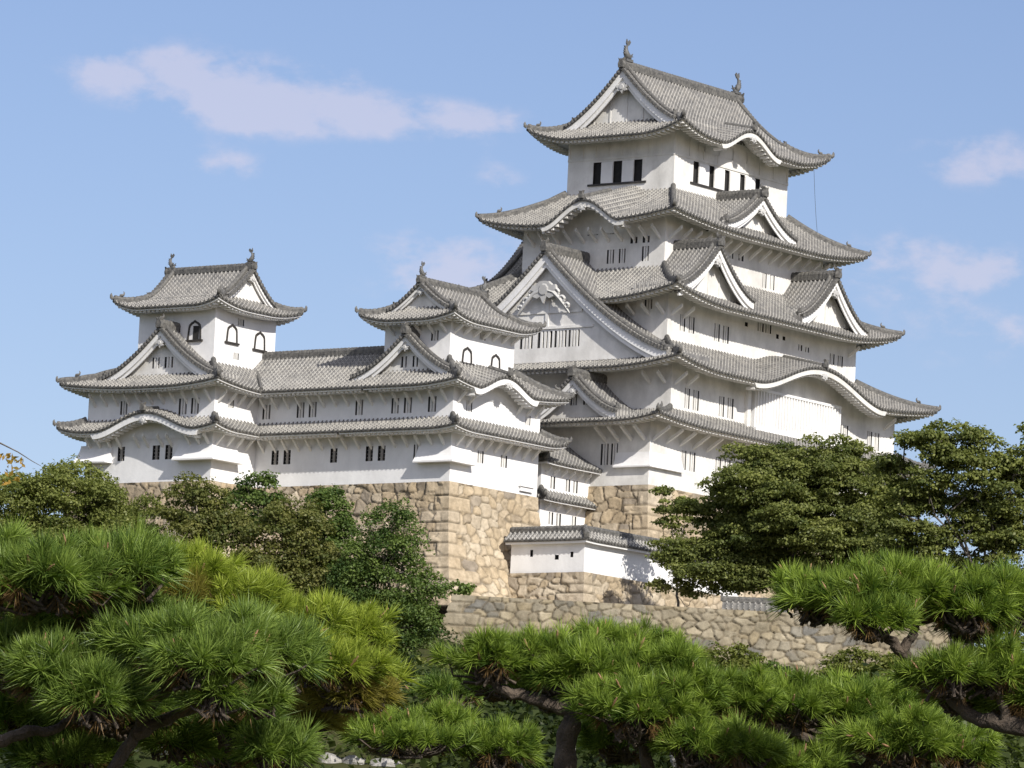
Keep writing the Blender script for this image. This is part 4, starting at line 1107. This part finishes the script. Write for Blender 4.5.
def broadleaf(name, label, cat, d, blobs, mat, leaf=.105, dens=2.2, flat=.8, csize=(.7, 1.25), base=None, trunk=.28, seed=1, group=None, per=120, shell=.55, depthf=.9, bark=BARK2, limbs=14, ddep=0, clusterd=1.0, tintj=.18, bz=None):
    """blobs: picture-plane ellipses (cx, cy, rx, ry, depth offset) of the crown, placed at distance d"""
    r = np.random.default_rng(seed); sc = d / F_PX
    cen = [at(cx, cy, d + dd) for cx, cy, rx, ry, dd in blobs]
    c0 = np.mean(cen, 0)
    bx, by = (c0[0], c0[1]) if base is None else at(base[0], base[1], d)[:2]
    loc = (bx, by, (gz(bx, by) if bz is None else bz) - .2)
    root = root_empty(name, label, cat, loc, group)
    P, Nn, T, S, CC = [], [], [], [], []
    for (cx, cy, rx, ry, dd), c in zip(blobs, cen):
        ax, az = rx * sc, ry * sc; ay = (ax + az) / 2 * depthf
        nC = max(4, int(clusterd * 1.5 * (ax * ay + ax * az + ay * az) / (csize[0] * csize[1])))
        u = r.normal(size=(nC, 3)); u /= np.linalg.norm(u, axis=1)[:, None]
        rad = r.uniform(shell, 1.0, nC) ** .8
        cc = c + u * rad[:, None] * np.array([ax, ay, az])
        cr = r.uniform(*csize, nC); ct = r.normal(0, tintj, nC)
        CC.append(cc)
        for k in range(nC):
            n = int(per * dens * (cr[k] / 1.0) ** 2 * r.uniform(.6, 1.2))
            v = r.normal(size=(n, 3)); v /= np.linalg.norm(v, axis=1)[:, None]
            v[:, 2] = np.where(v[:, 2] < -.35, -v[:, 2] * .6, v[:, 2])
            q = r.uniform(.35, 1.0, n) ** .6
            lump = 1 + .25 * np.sin(v[:, 0] * 5 + k) * np.sin(v[:, 2] * 6 + k * 2)
            P.append(cc[k] + v * (q * lump)[:, None] * cr[k] * np.array([1, 1, flat]))
            nn = v * .6 + np.array([0, 0, .55]) + r.normal(size=(n, 3)) * .55
            Nn.append(nn / np.linalg.norm(nn, axis=1)[:, None])
            T.append(np.clip(.48 + ct[k] + r.normal(0, .16, n), 0, 1)); S.append(leaf * r.uniform(.6, 1.3, n))
    P, Nn, T, S = np.concatenate(P), np.concatenate(Nn), np.concatenate(T), np.concatenate(S)
    me = leaf_mesh('crown', P - np.array(loc), Nn, S, T, mat, r=r)
    link('crown', me, root)
    mb = MB()
    top = c0 + np.array([0, 0, .1]); b0 = np.array([bx, by, loc[2] - .3])
    fork = b0 + (top - b0) * .35
    limb(mb, b0, fork, trunk, trunk * .75, jit=.02, k=8)
    mains = [limb(mb, fork, c, trunk * .5, trunk * .16, .10, 12, 6, .035) for c in cen]
    allc = np.concatenate(CC); MP = np.concatenate([m[3:] for m in mains])
    for i in r.choice(len(allc), min(limbs, len(allc)), replace=False):
        dd_ = np.linalg.norm(MP - allc[i] + np.array([0, 0, .4]), axis=1); a = MP[np.argmin(dd_)]
        limb(mb, a, allc[i], trunk * .13, .025, .06, 7, 4, .05)
    mb_part('trunk', mb, bark, root)
    return root

# --- trees in front of the stone bases (left)
broadleaf('broadleaf_tree', 'rounded olive green tree at the far left below the corner keep', 'tree', 366,
          [(70, 512, 66, 44, 0), (25, 512, 48, 32, -2), (80, 492, 30, 26, 1), (112, 530, 38, 34, 2), (18, 490, 30, 14, 3), (60, 560, 70, 40, -2), (20, 555, 50, 40, -3), (100, 580, 60, 40, -4)], LEAF_OLIVE, seed=11, clusterd=1.3)
broadleaf('broadleaf_tree', 'small dull green tree between the olive tree and the bronze tree', 'tree', 362,
          [(140, 522, 26, 26, 0), (140, 560, 36, 40, 0), (118, 548, 26, 26, -2)], LEAF_OLIVE, seed=12, csize=(.55, .95))
broadleaf('broadleaf_tree', 'bronze tinged dark tree below the corner of the far left keep', 'tree', 358,
          [(196, 512, 34, 34, 0), (182, 548, 34, 38, -1), (222, 545, 34, 36, 0), (200, 590, 50, 40, -2)], LEAF_BROWN, seed=13, clusterd=1.4, csize=(.55, 1.0))
broadleaf('broadleaf_tree', 'bright green small tree peeping over the bronze trees under the gallery', 'tree', 362,
          [(257, 492, 24, 17, 0), (250, 512, 34, 26, 0)], LEAF_DEEP, seed=14, csize=(.5, .85))
broadleaf('broadleaf_tree', 'broad bronze brown tree in the middle of the row under the gallery', 'tree', 355,
          [(285, 545, 46, 42, 0), (262, 585, 50, 40, -1), (312, 588, 42, 46, 0), (295, 522, 30, 22, 1), (300, 640, 50, 46, 0), (345, 650, 40, 50, 1)], LEAF_BROWN, seed=15, clusterd=1.4, csize=(.55, 1.0))
broadleaf('broadleaf_tree', 'slim dark green tree between the bronze tree and the tall conifer', 'tree', 360,
          [(330, 520, 22, 34, 0), (340, 560, 26, 40, 0), (322, 500, 14, 14, 0), (335, 600, 30, 40, 0)], LEAF_DEEP, seed=16, clusterd=1.4, csize=(.5, .85))
broadleaf('conifer_tree', 'tall dense dark green conifer against the tan stone corner', 'tree', 352,
          [(396, 512, 17, 14, 0), (372, 532, 20, 18, 0), (404, 538, 22, 22, 0), (384, 560, 40, 28, 0), (390, 592, 48, 34, 0), (386, 626, 48, 34, 0), (374, 655, 46, 30, 0), (362, 590, 34, 46, 0), (425, 590, 15, 22, 1), (420, 625, 18, 26, 0)], LEAF_DEEP, leaf=.09, seed=17, csize=(.35, .95), per=150, clusterd=.85, dens=1.9, flat=1.15, tintj=.26)

# --- maples on the right
broadleaf('maple_tree', 'wide spreading dark maple before the main keep, reaching left over the plaster wall', 'tree', 389,
          [(800, 470, 66, 26, 0), (760, 492, 60, 24, -2), (850, 492, 62, 36, 0), (735, 520, 52, 24, 2), (800, 530, 80, 34, -2), (720, 552, 52, 18, 0), (870, 540, 50, 40, 2), (780, 575, 70, 20, 0), (690, 510, 24, 10, 2),
           (672, 548, 24, 9, 0), (700, 572, 30, 10, -2), (760, 458, 36, 14, 1), (835, 452, 34, 14, 0), (905, 505, 34, 30, 2), (800, 500, 90, 40, 1), (840, 570, 60, 26, 1), (690, 562, 34, 13, 0), (722, 578, 40, 13, -1), (748, 588, 32, 9, 0), (668, 560, 16, 8, 0), (890, 560, 40, 30, 1), (760, 545, 70, 30, 0)], LEAF_MAPLE, leaf=.11, flat=.6, csize=(.6, 1.15), seed=21, bz=33.3, base=(800, 640), per=125, shell=.25, trunk=.3, limbs=40, clusterd=1.25)
broadleaf('maple_tree', 'lighter tall maple at the right edge with sky showing through its branches', 'tree', 346,
          [(950, 445, 48, 24, 0), (985, 470, 48, 30, 0), (925, 478, 34, 26, 0), (1010, 500, 40, 36, 0), (955, 505, 46, 22, 2), (1005, 545, 46, 22, 0), (930, 535, 32, 14, 0), (1030, 460, 40, 30, 0), (905, 440, 18, 10, 1), (1040, 590, 40, 26, 0), (1005, 630, 46, 30, 0), (900, 520, 40, 40, 1), (930, 560, 50, 26, 1), (985, 520, 60, 34, 2), (1000, 580, 50, 20, 1), (890, 470, 26, 20, 2)],
          LEAF_MAPLE, leaf=.11, flat=.6, csize=(.6, 1.1), seed=22, base=(962, 640), per=115, shell=.25, trunk=.26, limbs=40, clusterd=1.1)
broadleaf('young_tree', 'thin light leaved young tree against the main keep stone base', 'tree', 398,
          [(672, 505, 17, 12, 0), (666, 520, 14, 12, 0), (690, 512, 16, 12, 0), (662, 494, 9, 5, 0), (682, 532, 14, 10, 0)], LEAF_MAPLE, leaf=.13, flat=.5, csize=(.5, .85), seed=23, bz=33.3, base=(680, 600), per=80, trunk=.12, limbs=14, clusterd=.8)
broadleaf('shrub', 'low brown shrub on top of the retaining wall under the wide maple', 'shrub', 389,
          [(672, 586, 26, 8, 0), (700, 592, 22, 8, 0)], LEAF_BROWN, leaf=.12, seed=24, bz=33.3, csize=(.4, .7), trunk=.06, limbs=8, clusterd=.7)
broadleaf('shrub', 'low green shrub at the foot of the tan stone corner', 'shrub', 389,
          [(455, 590, 14, 7, 0), (468, 590, 10, 5, 0)], LEAF_DEEP, leaf=.12, seed=25, bz=33.3, csize=(.4, .6), trunk=.06, limbs=5)
# --- clipped shrubs and undergrowth before the retaining wall
SH = [('rounded yellow green shrub at the middle of the retaining wall', 724, 670, 40, 25, 352, LEAF_SHRUB, 31), ('wide rounded shrub at the wall below the right pine', 868, 680, 56, 30, 348, LEAF_SHRUB, 32),
      ('dark shrub at the foot of the left end of the retaining wall', 412, 700, 34, 28, 345, LEAF_DEEP, 33), ('yellow leaved shrub behind the middle pine trunk', 545, 722, 36, 24, 120, LEAF_SHRUB, 34),
      ('dark green shrub low behind the middle pine', 612, 748, 50, 34, 110, LEAF_DEEP, 35), ('green shrub low at the right behind the pine pads', 985, 745, 60, 40, 100, LEAF_SHRUB, 36),
      ('tiny green shrub between the two rounded shrubs', 773, 674, 12, 12, 352, LEAF_DEEP, 37), ('green shrub at the bottom edge beside the low rock bank', 282, 742, 30, 26, 80, LEAF_OLIVE, 38),
      ('low shrub in the gap left of the middle pine', 430, 676, 20, 18, 335, LEAF_OLIVE, 39), ('small dark shrub under the left pine', 190, 752, 40, 16, 75, LEAF_DEEP, 40),
      ('low green shrub right of the rocks at the bottom edge', 420, 760, 46, 16, 70, LEAF_OLIVE, 41)]
for lab, cx, cy, rx, ry, d, mt, sd_ in SH:
    k = d / 300
    broadleaf('shrub', lab, 'shrub', d, [(cx, cy, rx, ry, 0), (cx - rx * .3, cy + ry * .3, rx * .7, ry * .8, 0), (cx + rx * .3, cy + ry * .3, rx * .7, ry * .8, 0)] + ([(cx, cy + ry * 1.3, rx * 1.1, ry, 0), (cx, cy + ry * 2.3, rx * 1.1, ry, 0)] if d > 200 else []), mt, leaf=max(.03, .10 * k), seed=sd_,
              csize=(.28 * k + .04, .48 * k + .06), per=110, trunk=.05, limbs=6, clusterd=1.9, dens=1.0 / max(.05, (.38 * k + .05) ** 2) * .35, tintj=.12)

# --- undergrowth covering the bank behind the pines
r_ = np.random.default_rng(61); UP, UN, UT, US = [], [], [], []
for k in range(14500):
    d = 48.5 + 150 * r_.uniform() ** 1.9; px = r_.uniform(-70, 1094)
    if k > 11500: d = r_.uniform(180, 372); px = r_.uniform(-300, 700)
    if d < 56 and (300 < px < 418 or 140 < px < 190) and r_.uniform() < .85: continue
    x = ray(px, 700)[0] * d; cr = r_.uniform(.16, .42) * (.6 + min(d, 200) / 140); n = int(22 + 16 * r_.uniform())
    c = np.array([x, d, gz(x, d) + cr * r_.uniform(.1, 1.0)]); v = r_.normal(size=(n, 3)); v /= np.linalg.norm(v, axis=1)[:, None]
    UP.append(c + v * cr * r_.uniform(.5, 1, n)[:, None]); nn = v * .6 + np.array([0, -.1, .6]) + r_.normal(size=(n, 3)) * .5; UN.append(nn / np.linalg.norm(nn, axis=1)[:, None])
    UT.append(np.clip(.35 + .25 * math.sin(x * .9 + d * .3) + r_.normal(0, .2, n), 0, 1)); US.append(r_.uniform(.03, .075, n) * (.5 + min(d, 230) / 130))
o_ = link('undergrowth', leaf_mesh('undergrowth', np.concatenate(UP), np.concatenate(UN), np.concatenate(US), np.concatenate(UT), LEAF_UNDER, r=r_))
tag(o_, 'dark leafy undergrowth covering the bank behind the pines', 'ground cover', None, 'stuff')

# --- autumn branch, upper left
ab = root_empty('cherry_tree', 'cherry branch with orange autumn leaves reaching in at the left edge', 'tree', (at(-170, 640, 62)[0], at(-170, 640, 62)[1], gz(*at(-170, 640, 62)[:2])))
mb = MB()
b0 = np.array(ab.location); fk = at(-150, 520, 62)
limb(mb, b0 - np.array([0, 0, .3]), fk, .16, .11, 0, 7, 8, .015)
pbr = np.concatenate([[fk], [at(x, y, 62) for x, y in ((-80, 452), (-30, 436), (0, 443), (18, 452), (32, 461), (41, 466))]])
mb.tube(pbr, np.array([.06, .03, .016, .010, .007, .005, .003]), 6)
LP, LN = [], []
for k in range(260):
    x = rng.uniform(-90, 24); hi = 30 if x < 10 else 26
    y = 452 + max(0, x) * .35 + rng.uniform(0, 1) ** 1.3 * hi * (1.0 if x < 20 else .4)
    LP.append(at(x, y, 62 + rng.uniform(-.5, .5))); v = rng.normal(size=3) * .7 + np.array([.4, -.8, .1]); LN.append(v / np.linalg.norm(v))
mb_part('trunk', mb, BARK2, ab)
LP = np.array(LP); link('leaves', leaf_mesh('leaves', LP - b0, np.array(LN), rng.uniform(.028, .055, len(LP)), rng.uniform(0, 1, len(LP)), LEAF_AUTUMN, .45), ab)

# --- black pines trained into pads, in the foreground
def tufts_mesh(name, C, Dn, L, tint, mat, off, n_need, r, width=.0042, droop=.26):
    n = len(C); Vs, Ts = [], []
    a = np.cross(Dn, r.normal(size=(n, 3))); a /= np.linalg.norm(a, axis=1)[:, None]; b = np.cross(Dn, a)
    for k in range(n_need):
        th = r.uniform(0, 2 * np.pi, n); sp = r.uniform(.05, 1.0, n) ** .75 * r.choice([.75, 1.05, 1.35])
        d = Dn * np.cos(sp)[:, None] + (a * np.cos(th)[:, None] + b * np.sin(th)[:, None]) * np.sin(sp)[:, None]
        ln = L * r.uniform(.65, 1.1, n)
        st = C - Dn * (r.uniform(.0, .30, n) * L)[:, None]
        w = np.cross(d, r.normal(size=(n, 3))); w /= np.linalg.norm(w, axis=1)[:, None]; w *= width * .5
        mid = st + d * (ln * .55)[:, None]; tip = st + d * ln[:, None]; tip[:, 2] -= droop * ln * (1 - np.abs(d[:, 2])); mid[:, 2] -= droop * .25 * ln
        Vs.append(np.stack([st - w, st + w, mid + w * .9, tip, mid - w * .9], 1)); Ts.append(np.repeat(np.clip(tint + r.normal(0, .16, n), 0, 1), 5))
    V = np.concatenate(Vs).reshape(-1, 3) - np.asarray(off)
    return mesh_quads(name, V, 5, np.concatenate(Ts), mat)

def pine(label, d, pads, trunk, base, seed, nl=.15, need=60, group=None):
    """pads: (cx, cy, rx, ry, depth offset, material, density); trunk: list of branch polylines in picture points [(x, y, depth offset, radius m)...]"""
    r = np.random.default_rng(seed); sc = d / F_PX
    b = at(base[0], base[1], d); loc = np.array([b[0], b[1], gz(b[0], b[1])])
    root = root_empty('pine_tree', label, 'pine tree', tuple(loc), group)
    buds = MB(); tm = MB()
    for (cx, cy, rx, ry, dd, mt, dens) in pads:
        c = at(cx, cy + ry * .42, d + dd); s = (d + dd) / F_PX
        rad = np.array([rx * s, min(rx * s * .8, .75), ry * s])
        n = max(8, int(rx * ry / 7 * dens * max(.6, rad[1] / .5)))
        u = r.normal(size=(n, 3)); u /= np.linalg.norm(u, axis=1)[:, None]
        u[:, 2] = np.where(u[:, 2] < -.06, -u[:, 2], u[:, 2])
        q = r.uniform(.62, 1.0, n); nz_ = 1 + .2 * np.sin(u[:, 0] * 6 + cx) + .2 * np.sin(u[:, 1] * 7 + u[:, 0] * 4 + cy) + r.normal(0, .10, n)
        C = c + u * (q * nz_)[:, None] * rad * np.array([.9, .9, .95])
        Dn = u * np.array([1.0, 1.0, .55]) + np.array([0, 0, .72]) + r.normal(size=(n, 3)) * .34
        Dn /= np.linalg.norm(Dn, axis=1)[:, None]
        lump = .16 * np.sin(u[:, 0] * 9 + cx * .1) + r.normal(0, .17, n) + .12 * u[:, 2]
        link('needle_pad', tufts_mesh('needle_pad', C, Dn, nl * r.uniform(.62, 1.2, n), np.clip(.42 + lump, .05, .95), mt, loc, need, r), root)
        nd = max(2, n // 16)                                   # brown needles of past years on the underside
        ud = r.normal(size=(nd, 3)); ud /= np.linalg.norm(ud, axis=1)[:, None]; ud[:, 2] = -np.abs(ud[:, 2]) * .6
        dn_ = ud + np.array([0, 0, -.3]); dn_ /= np.linalg.norm(dn_, axis=1)[:, None]
        link('dead_needles', tufts_mesh('dead_needles', c + ud * rad * .62, dn_, np.full(nd, nl * .8), np.full(nd, .4), NEEDLE_DEAD, loc, 26, r, .004), root)
        # twigs that carry the tufts, and a few old brown buds
        hub = c - np.array([0, 0, rad[2] * .6])
        for i in r.choice(n, min(n, 34), replace=False):
            limb(tm, hub + r.normal(size=3) * rad * np.array([.2, .2, .08]), C[i] - Dn[i] * .03, .011, .005, -.06, 5, 4, .05)
        for i in r.choice(n, max(1, n // 14), replace=False):
            if u[i, 1] < .3: buds.tube(np.array([C[i], C[i] + Dn[i] * .04, C[i] + Dn[i] * .075]), np.array([.007, .008, .003]), 5)
    for br in trunk:
        p = np.array([at(x, y, d + dd) for x, y, dd, rr in br]); rr = np.array([q[3] for q in br])
        n = max(8, 4 * len(p)); t = np.linspace(0, len(p) - 1, n); i = np.arange(len(p))
        P = np.stack([np.interp(t, i, p[:, k]) for k in range(3)], 1); P[1:-1] += r.normal(size=(n - 2, 3)) * .006
        tm.tube(P, np.interp(t, i, rr) * (1 + r.normal(0, .06, n)), 8)
    lowest = trunk[0][0]; p0 = at(lowest[0], lowest[1], d + lowest[2])
    tm.tube(np.array([loc - np.array([0, 0, .2]), loc * .6 + p0 * .4 + np.array([.1, 0, 0]), p0]), np.array([trunk[0][0][3] * 1.5, trunk[0][0][3] * 1.2, trunk[0][0][3]]), 9)
    mb_part('trunk', tm, BARK, root); mb_part('buds', buds, BUD, root)['kind'] = 'stuff'
    return root

NG, ND, NY, NR = NEEDLE_GREEN, NEEDLE_DARK, NEEDLE_YELLOW, NEEDLE_RUSTY
pine('nearest pine at the left with long dark green needles in drooping pads', 27,
     [(45, 572, 85, 38, 0, ND, 1), (125, 560, 62, 34, .2, ND, 1), (-20, 560, 60, 40, .2, ND, 1), (170, 640, 62, 40, -.3, ND, 1), (240, 640, 66, 42, -.2, ND, 1), (282, 650, 42, 40, 0, ND, .9), (205, 655, 60, 34, -.5, ND, .9),
      (60, 668, 60, 36, -.2, ND, 1), (15, 650, 50, 40, .2, ND, .9), (95, 690, 46, 34, -.4, ND, .9), (215, 690, 34, 26, -.5, ND, .5), (262, 695, 30, 20, -.3, ND, .6), (275, 745, 40, 26, 0, ND, .7),
      (120, 700, 70, 34, .7, ND, .8), (30, 710, 60, 34, .9, ND, .8), (175, 735, 40, 24, .8, ND, .6), (70, 752, 60, 22, .8, ND, .7), (60, 622, 80, 26, 1.0, ND, .8), (230, 720, 50, 26, .7, ND, .7), (10, 600, 40, 20, .8, ND, .7), (120, 605, 60, 30, .6, ND, .8)],
     [[(110, 775, 0, .035), (135, 735, 0, .03), (150, 705, 0, .035), (175, 680, -.1, .025), (205, 662, -.2, .02)], [(135, 735, 0, .035), (180, 712, 0, .028), (230, 690, 0, .02)], [(150, 705, 0, .03), (120, 650, .1, .026), (90, 600, .1, .02), (50, 590, 0, .015)],
      [(-20, 750, 0, .035), (20, 735, 0, .028), (60, 728, .1, .022), (90, 705, .1, .016)]], (70, 900), 51, nl=.145)
pine('yellow green pine behind the nearest one with rusty lower needles', 31,
     [(190, 570, 58, 32, 0, NY, 1), (245, 598, 56, 34, -.1, NY, 1), (150, 560, 44, 26, .3, NG, 1), (300, 620, 52, 34, 0, NY, 1), (350, 630, 42, 34, .1, NY, 1), (330, 660, 52, 28, -.2, NY, 1), (290, 640, 40, 30, 0, NG, 1),
      (345, 692, 42, 18, -.1, NR, 1), (378, 690, 24, 18, 0, NR, 1), (180, 590, 30, 20, -.2, NR, .6), (70, 640, 70, 26, .4, NG, .9), (120, 615, 50, 26, .3, NG, .8),
      (250, 728, 32, 26, .2, NY, .9), (305, 716, 34, 18, .2, NR, .8), (55, 712, 40, 16, .6, NY, .7), (100, 712, 30, 18, .5, NY, .7), (225, 755, 50, 20, .4, NG, .7), (20, 620, 60, 20, .8, NG, .6), (360, 668, 40, 22, .5, NY, .8), (215, 610, 50, 30, .2, NY, 1)],
     [[(300, 790, .4, .05), (310, 740, .3, .042), (330, 712, .2, .034), (340, 690, .1, .028), (345, 668, 0, .02)], [(330, 712, .2, .03), (290, 690, .2, .026), (240, 640, .1, .022), (190, 600, .1, .018)], [(290, 690, .2, .024), (200, 680, .4, .02), (100, 660, .5, .015)]], (300, 900), 52, nl=.14)
pine('spreading pine along the bottom centre with many flat pads and dark forked trunks', 33,
     [(492, 652, 52, 28, 0, NG, 1), (545, 646, 44, 22, .1, NG, 1), (620, 642, 60, 22, .5, NG, 1), (600, 662, 60, 30, 0, NG, 1), (660, 672, 70, 38, 0, NG, 1), (640, 700, 70, 40, -.4, NG, 1), (560, 672, 34, 22, 0, NG, 1),
      (735, 696, 72, 32, 0, NG, 1), (800, 700, 66, 34, .1, NG, 1), (865, 700, 66, 34, .2, NG, 1), (700, 738, 52, 32, -.5, NG, 1), (745, 745, 40, 26, -.5, NG, 1), (905, 735, 70, 34, -.2, NG, 1), (960, 745, 40, 26, -.2, NG, .8), (790, 762, 60, 22, -.2, NG, .9), (690, 690, 46, 30, -.2, NG, 1), (560, 690, 50, 20, .6, ND, .7), (620, 735, 50, 26, .8, ND, .7), (500, 680, 56, 18, .5, ND, .8), (820, 730, 50, 24, .6, ND, .8), (660, 650, 40, 20, .6, NG, 1), (770, 735, 60, 24, .5, ND, .8)],
     [[(562, 790, 0, .075), (566, 740, 0, .068), (575, 712, 0, .06), (590, 700, 0, .05), (640, 690, 0, .035)], [(575, 712, 0, .05), (540, 700, 0, .042), (505, 690, 0, .032), (480, 672, 0, .02)],
      [(650, 780, -.2, .04), (645, 740, -.2, .036), (640, 715, -.2, .03)], [(690, 775, -.3, .03), (694, 750, -.3, .024)], [(860, 775, 0, .036), (845, 755, 0, .034), (800, 735, 0, .03), (740, 715, 0, .024), (690, 700, 0, .018)], [(860, 775, 0, .034), (880, 745, 0, .024)]],
     (565, 920), 53, nl=.125)
pine('low pine with two flat pads at the bottom, left of the dark forked trunk', 36,
     [(380, 722, 52, 24, 0, NG, 1), (440, 722, 46, 24, .2, NG, 1), (495, 742, 48, 28, -.1, NG, 1), (410, 735, 60, 20, -.2, NG, .9), (450, 690, 46, 16, .8, ND, .8)],
     [[(540, 800, 0, .04), (520, 768, 0, .036), (470, 752, 0, .03), (420, 742, 0, .024), (380, 735, 0, .016)]], (545, 900), 54, nl=.125)
pine('pine at the right with a broad flat top pad on a bent dark branch', 31,
     [(815, 592, 44, 30, 0, NG, 1), (862, 592, 56, 34, -.2, NG, 1), (915, 585, 52, 30, 0, NG, 1), (968, 598, 50, 34, 0, NG, 1), (1015, 592, 46, 30, .2, NG, 1), (890, 575, 40, 22, .3, NG, 1), (870, 612, 40, 26, -.4, NG, .9), (965, 615, 36, 24, .2, ND, 1),
      (950, 668, 46, 28, -.1, NG, 1), (1000, 665, 48, 30, 0, NG, 1), (960, 690, 40, 22, .3, ND, .8), (1040, 690, 40, 30, 0, NG, 1), (1010, 700, 36, 18, .3, ND, .7)],
     [[(1090, 780, 0, .075), (1060, 735, 0, .062), (1010, 725, 0, .05), (975, 718, .1, .04), (945, 695, .2, .036), (915, 668, .1, .034), (903, 652, 0, .032), (888, 638, 0, .028), (865, 628, 0, .022), (840, 615, 0, .014)],
      [(903, 652, 0, .03), (912, 636, 0, .026), (918, 622, 0, .024), (940, 617, .1, .022), (965, 622, .1, .018), (990, 612, .1, .014)], [(1010, 725, 0, .036), (1000, 700, 0, .026), (990, 680, 0, .018)]],
     (1120, 900), 55, nl=.13)

# --- rocks and the low rock bank at the bottom edge
def rock(label, px, py, d, w, h, seed, mat=PALE_STONE):
    r = np.random.default_rng(seed); c = at(px, py, d); k = d / F_PX
    root = MB(); nu, nv = 18, 12
    th = np.linspace(0, 2 * np.pi, nu); ph = np.linspace(-np.pi / 2, np.pi / 2, nv)
    TH, PH = np.meshgrid(th, ph, indexing='ij')
    X = np.stack([np.cos(PH) * np.cos(TH), np.cos(PH) * np.sin(TH), np.sin(PH)], -1)
    f = 1 + 0 * TH
    for i in range(9):
        n = r.normal(size=3); n /= np.linalg.norm(n); f = np.minimum(f, r.uniform(.68, .95) / np.maximum(X @ n, .25))
    P = X * f[..., None] * np.array([w * k, w * k * .8, h * k])
    root.grid(P, None, False)
    o = link('rock', root.mesh('rock', mat)); o.location = tuple(c); tag(o, label, 'rock')
for a in (('small pale rock in the shade under the nearest left pine', 168, 752, 53, 17, 8, 1), ('bright chip of rock beside the left pine trunk', 164, 741, 54, 11, 5, 2), ('pale pointed rock at the left end of the rock bank', 330, 762, 53, 13, 10, 3),
          ('flat pale rock topmost on the rock bank', 330, 750, 54, 30, 4.5, 4), ('second pale rock from the left on the rock bank', 354, 764, 53, 14, 9, 5), ('rounded grey rock on the bank under the low pine', 400, 750, 54, 15, 12, 6), ('broad grey rock at the right of the bank', 384, 766, 53, 20, 8, 7),
          ('rough grey boulder behind the middle pine branch', 507, 700, 60, 13, 14, 8), ('upright pale stone between two dark pine trunks', 675, 756, 52, 6, 13, 9), ('slender pale stone leaning by the dark forked trunk', 572, 752, 50, 4, 18, 10)):
    rock(*a)
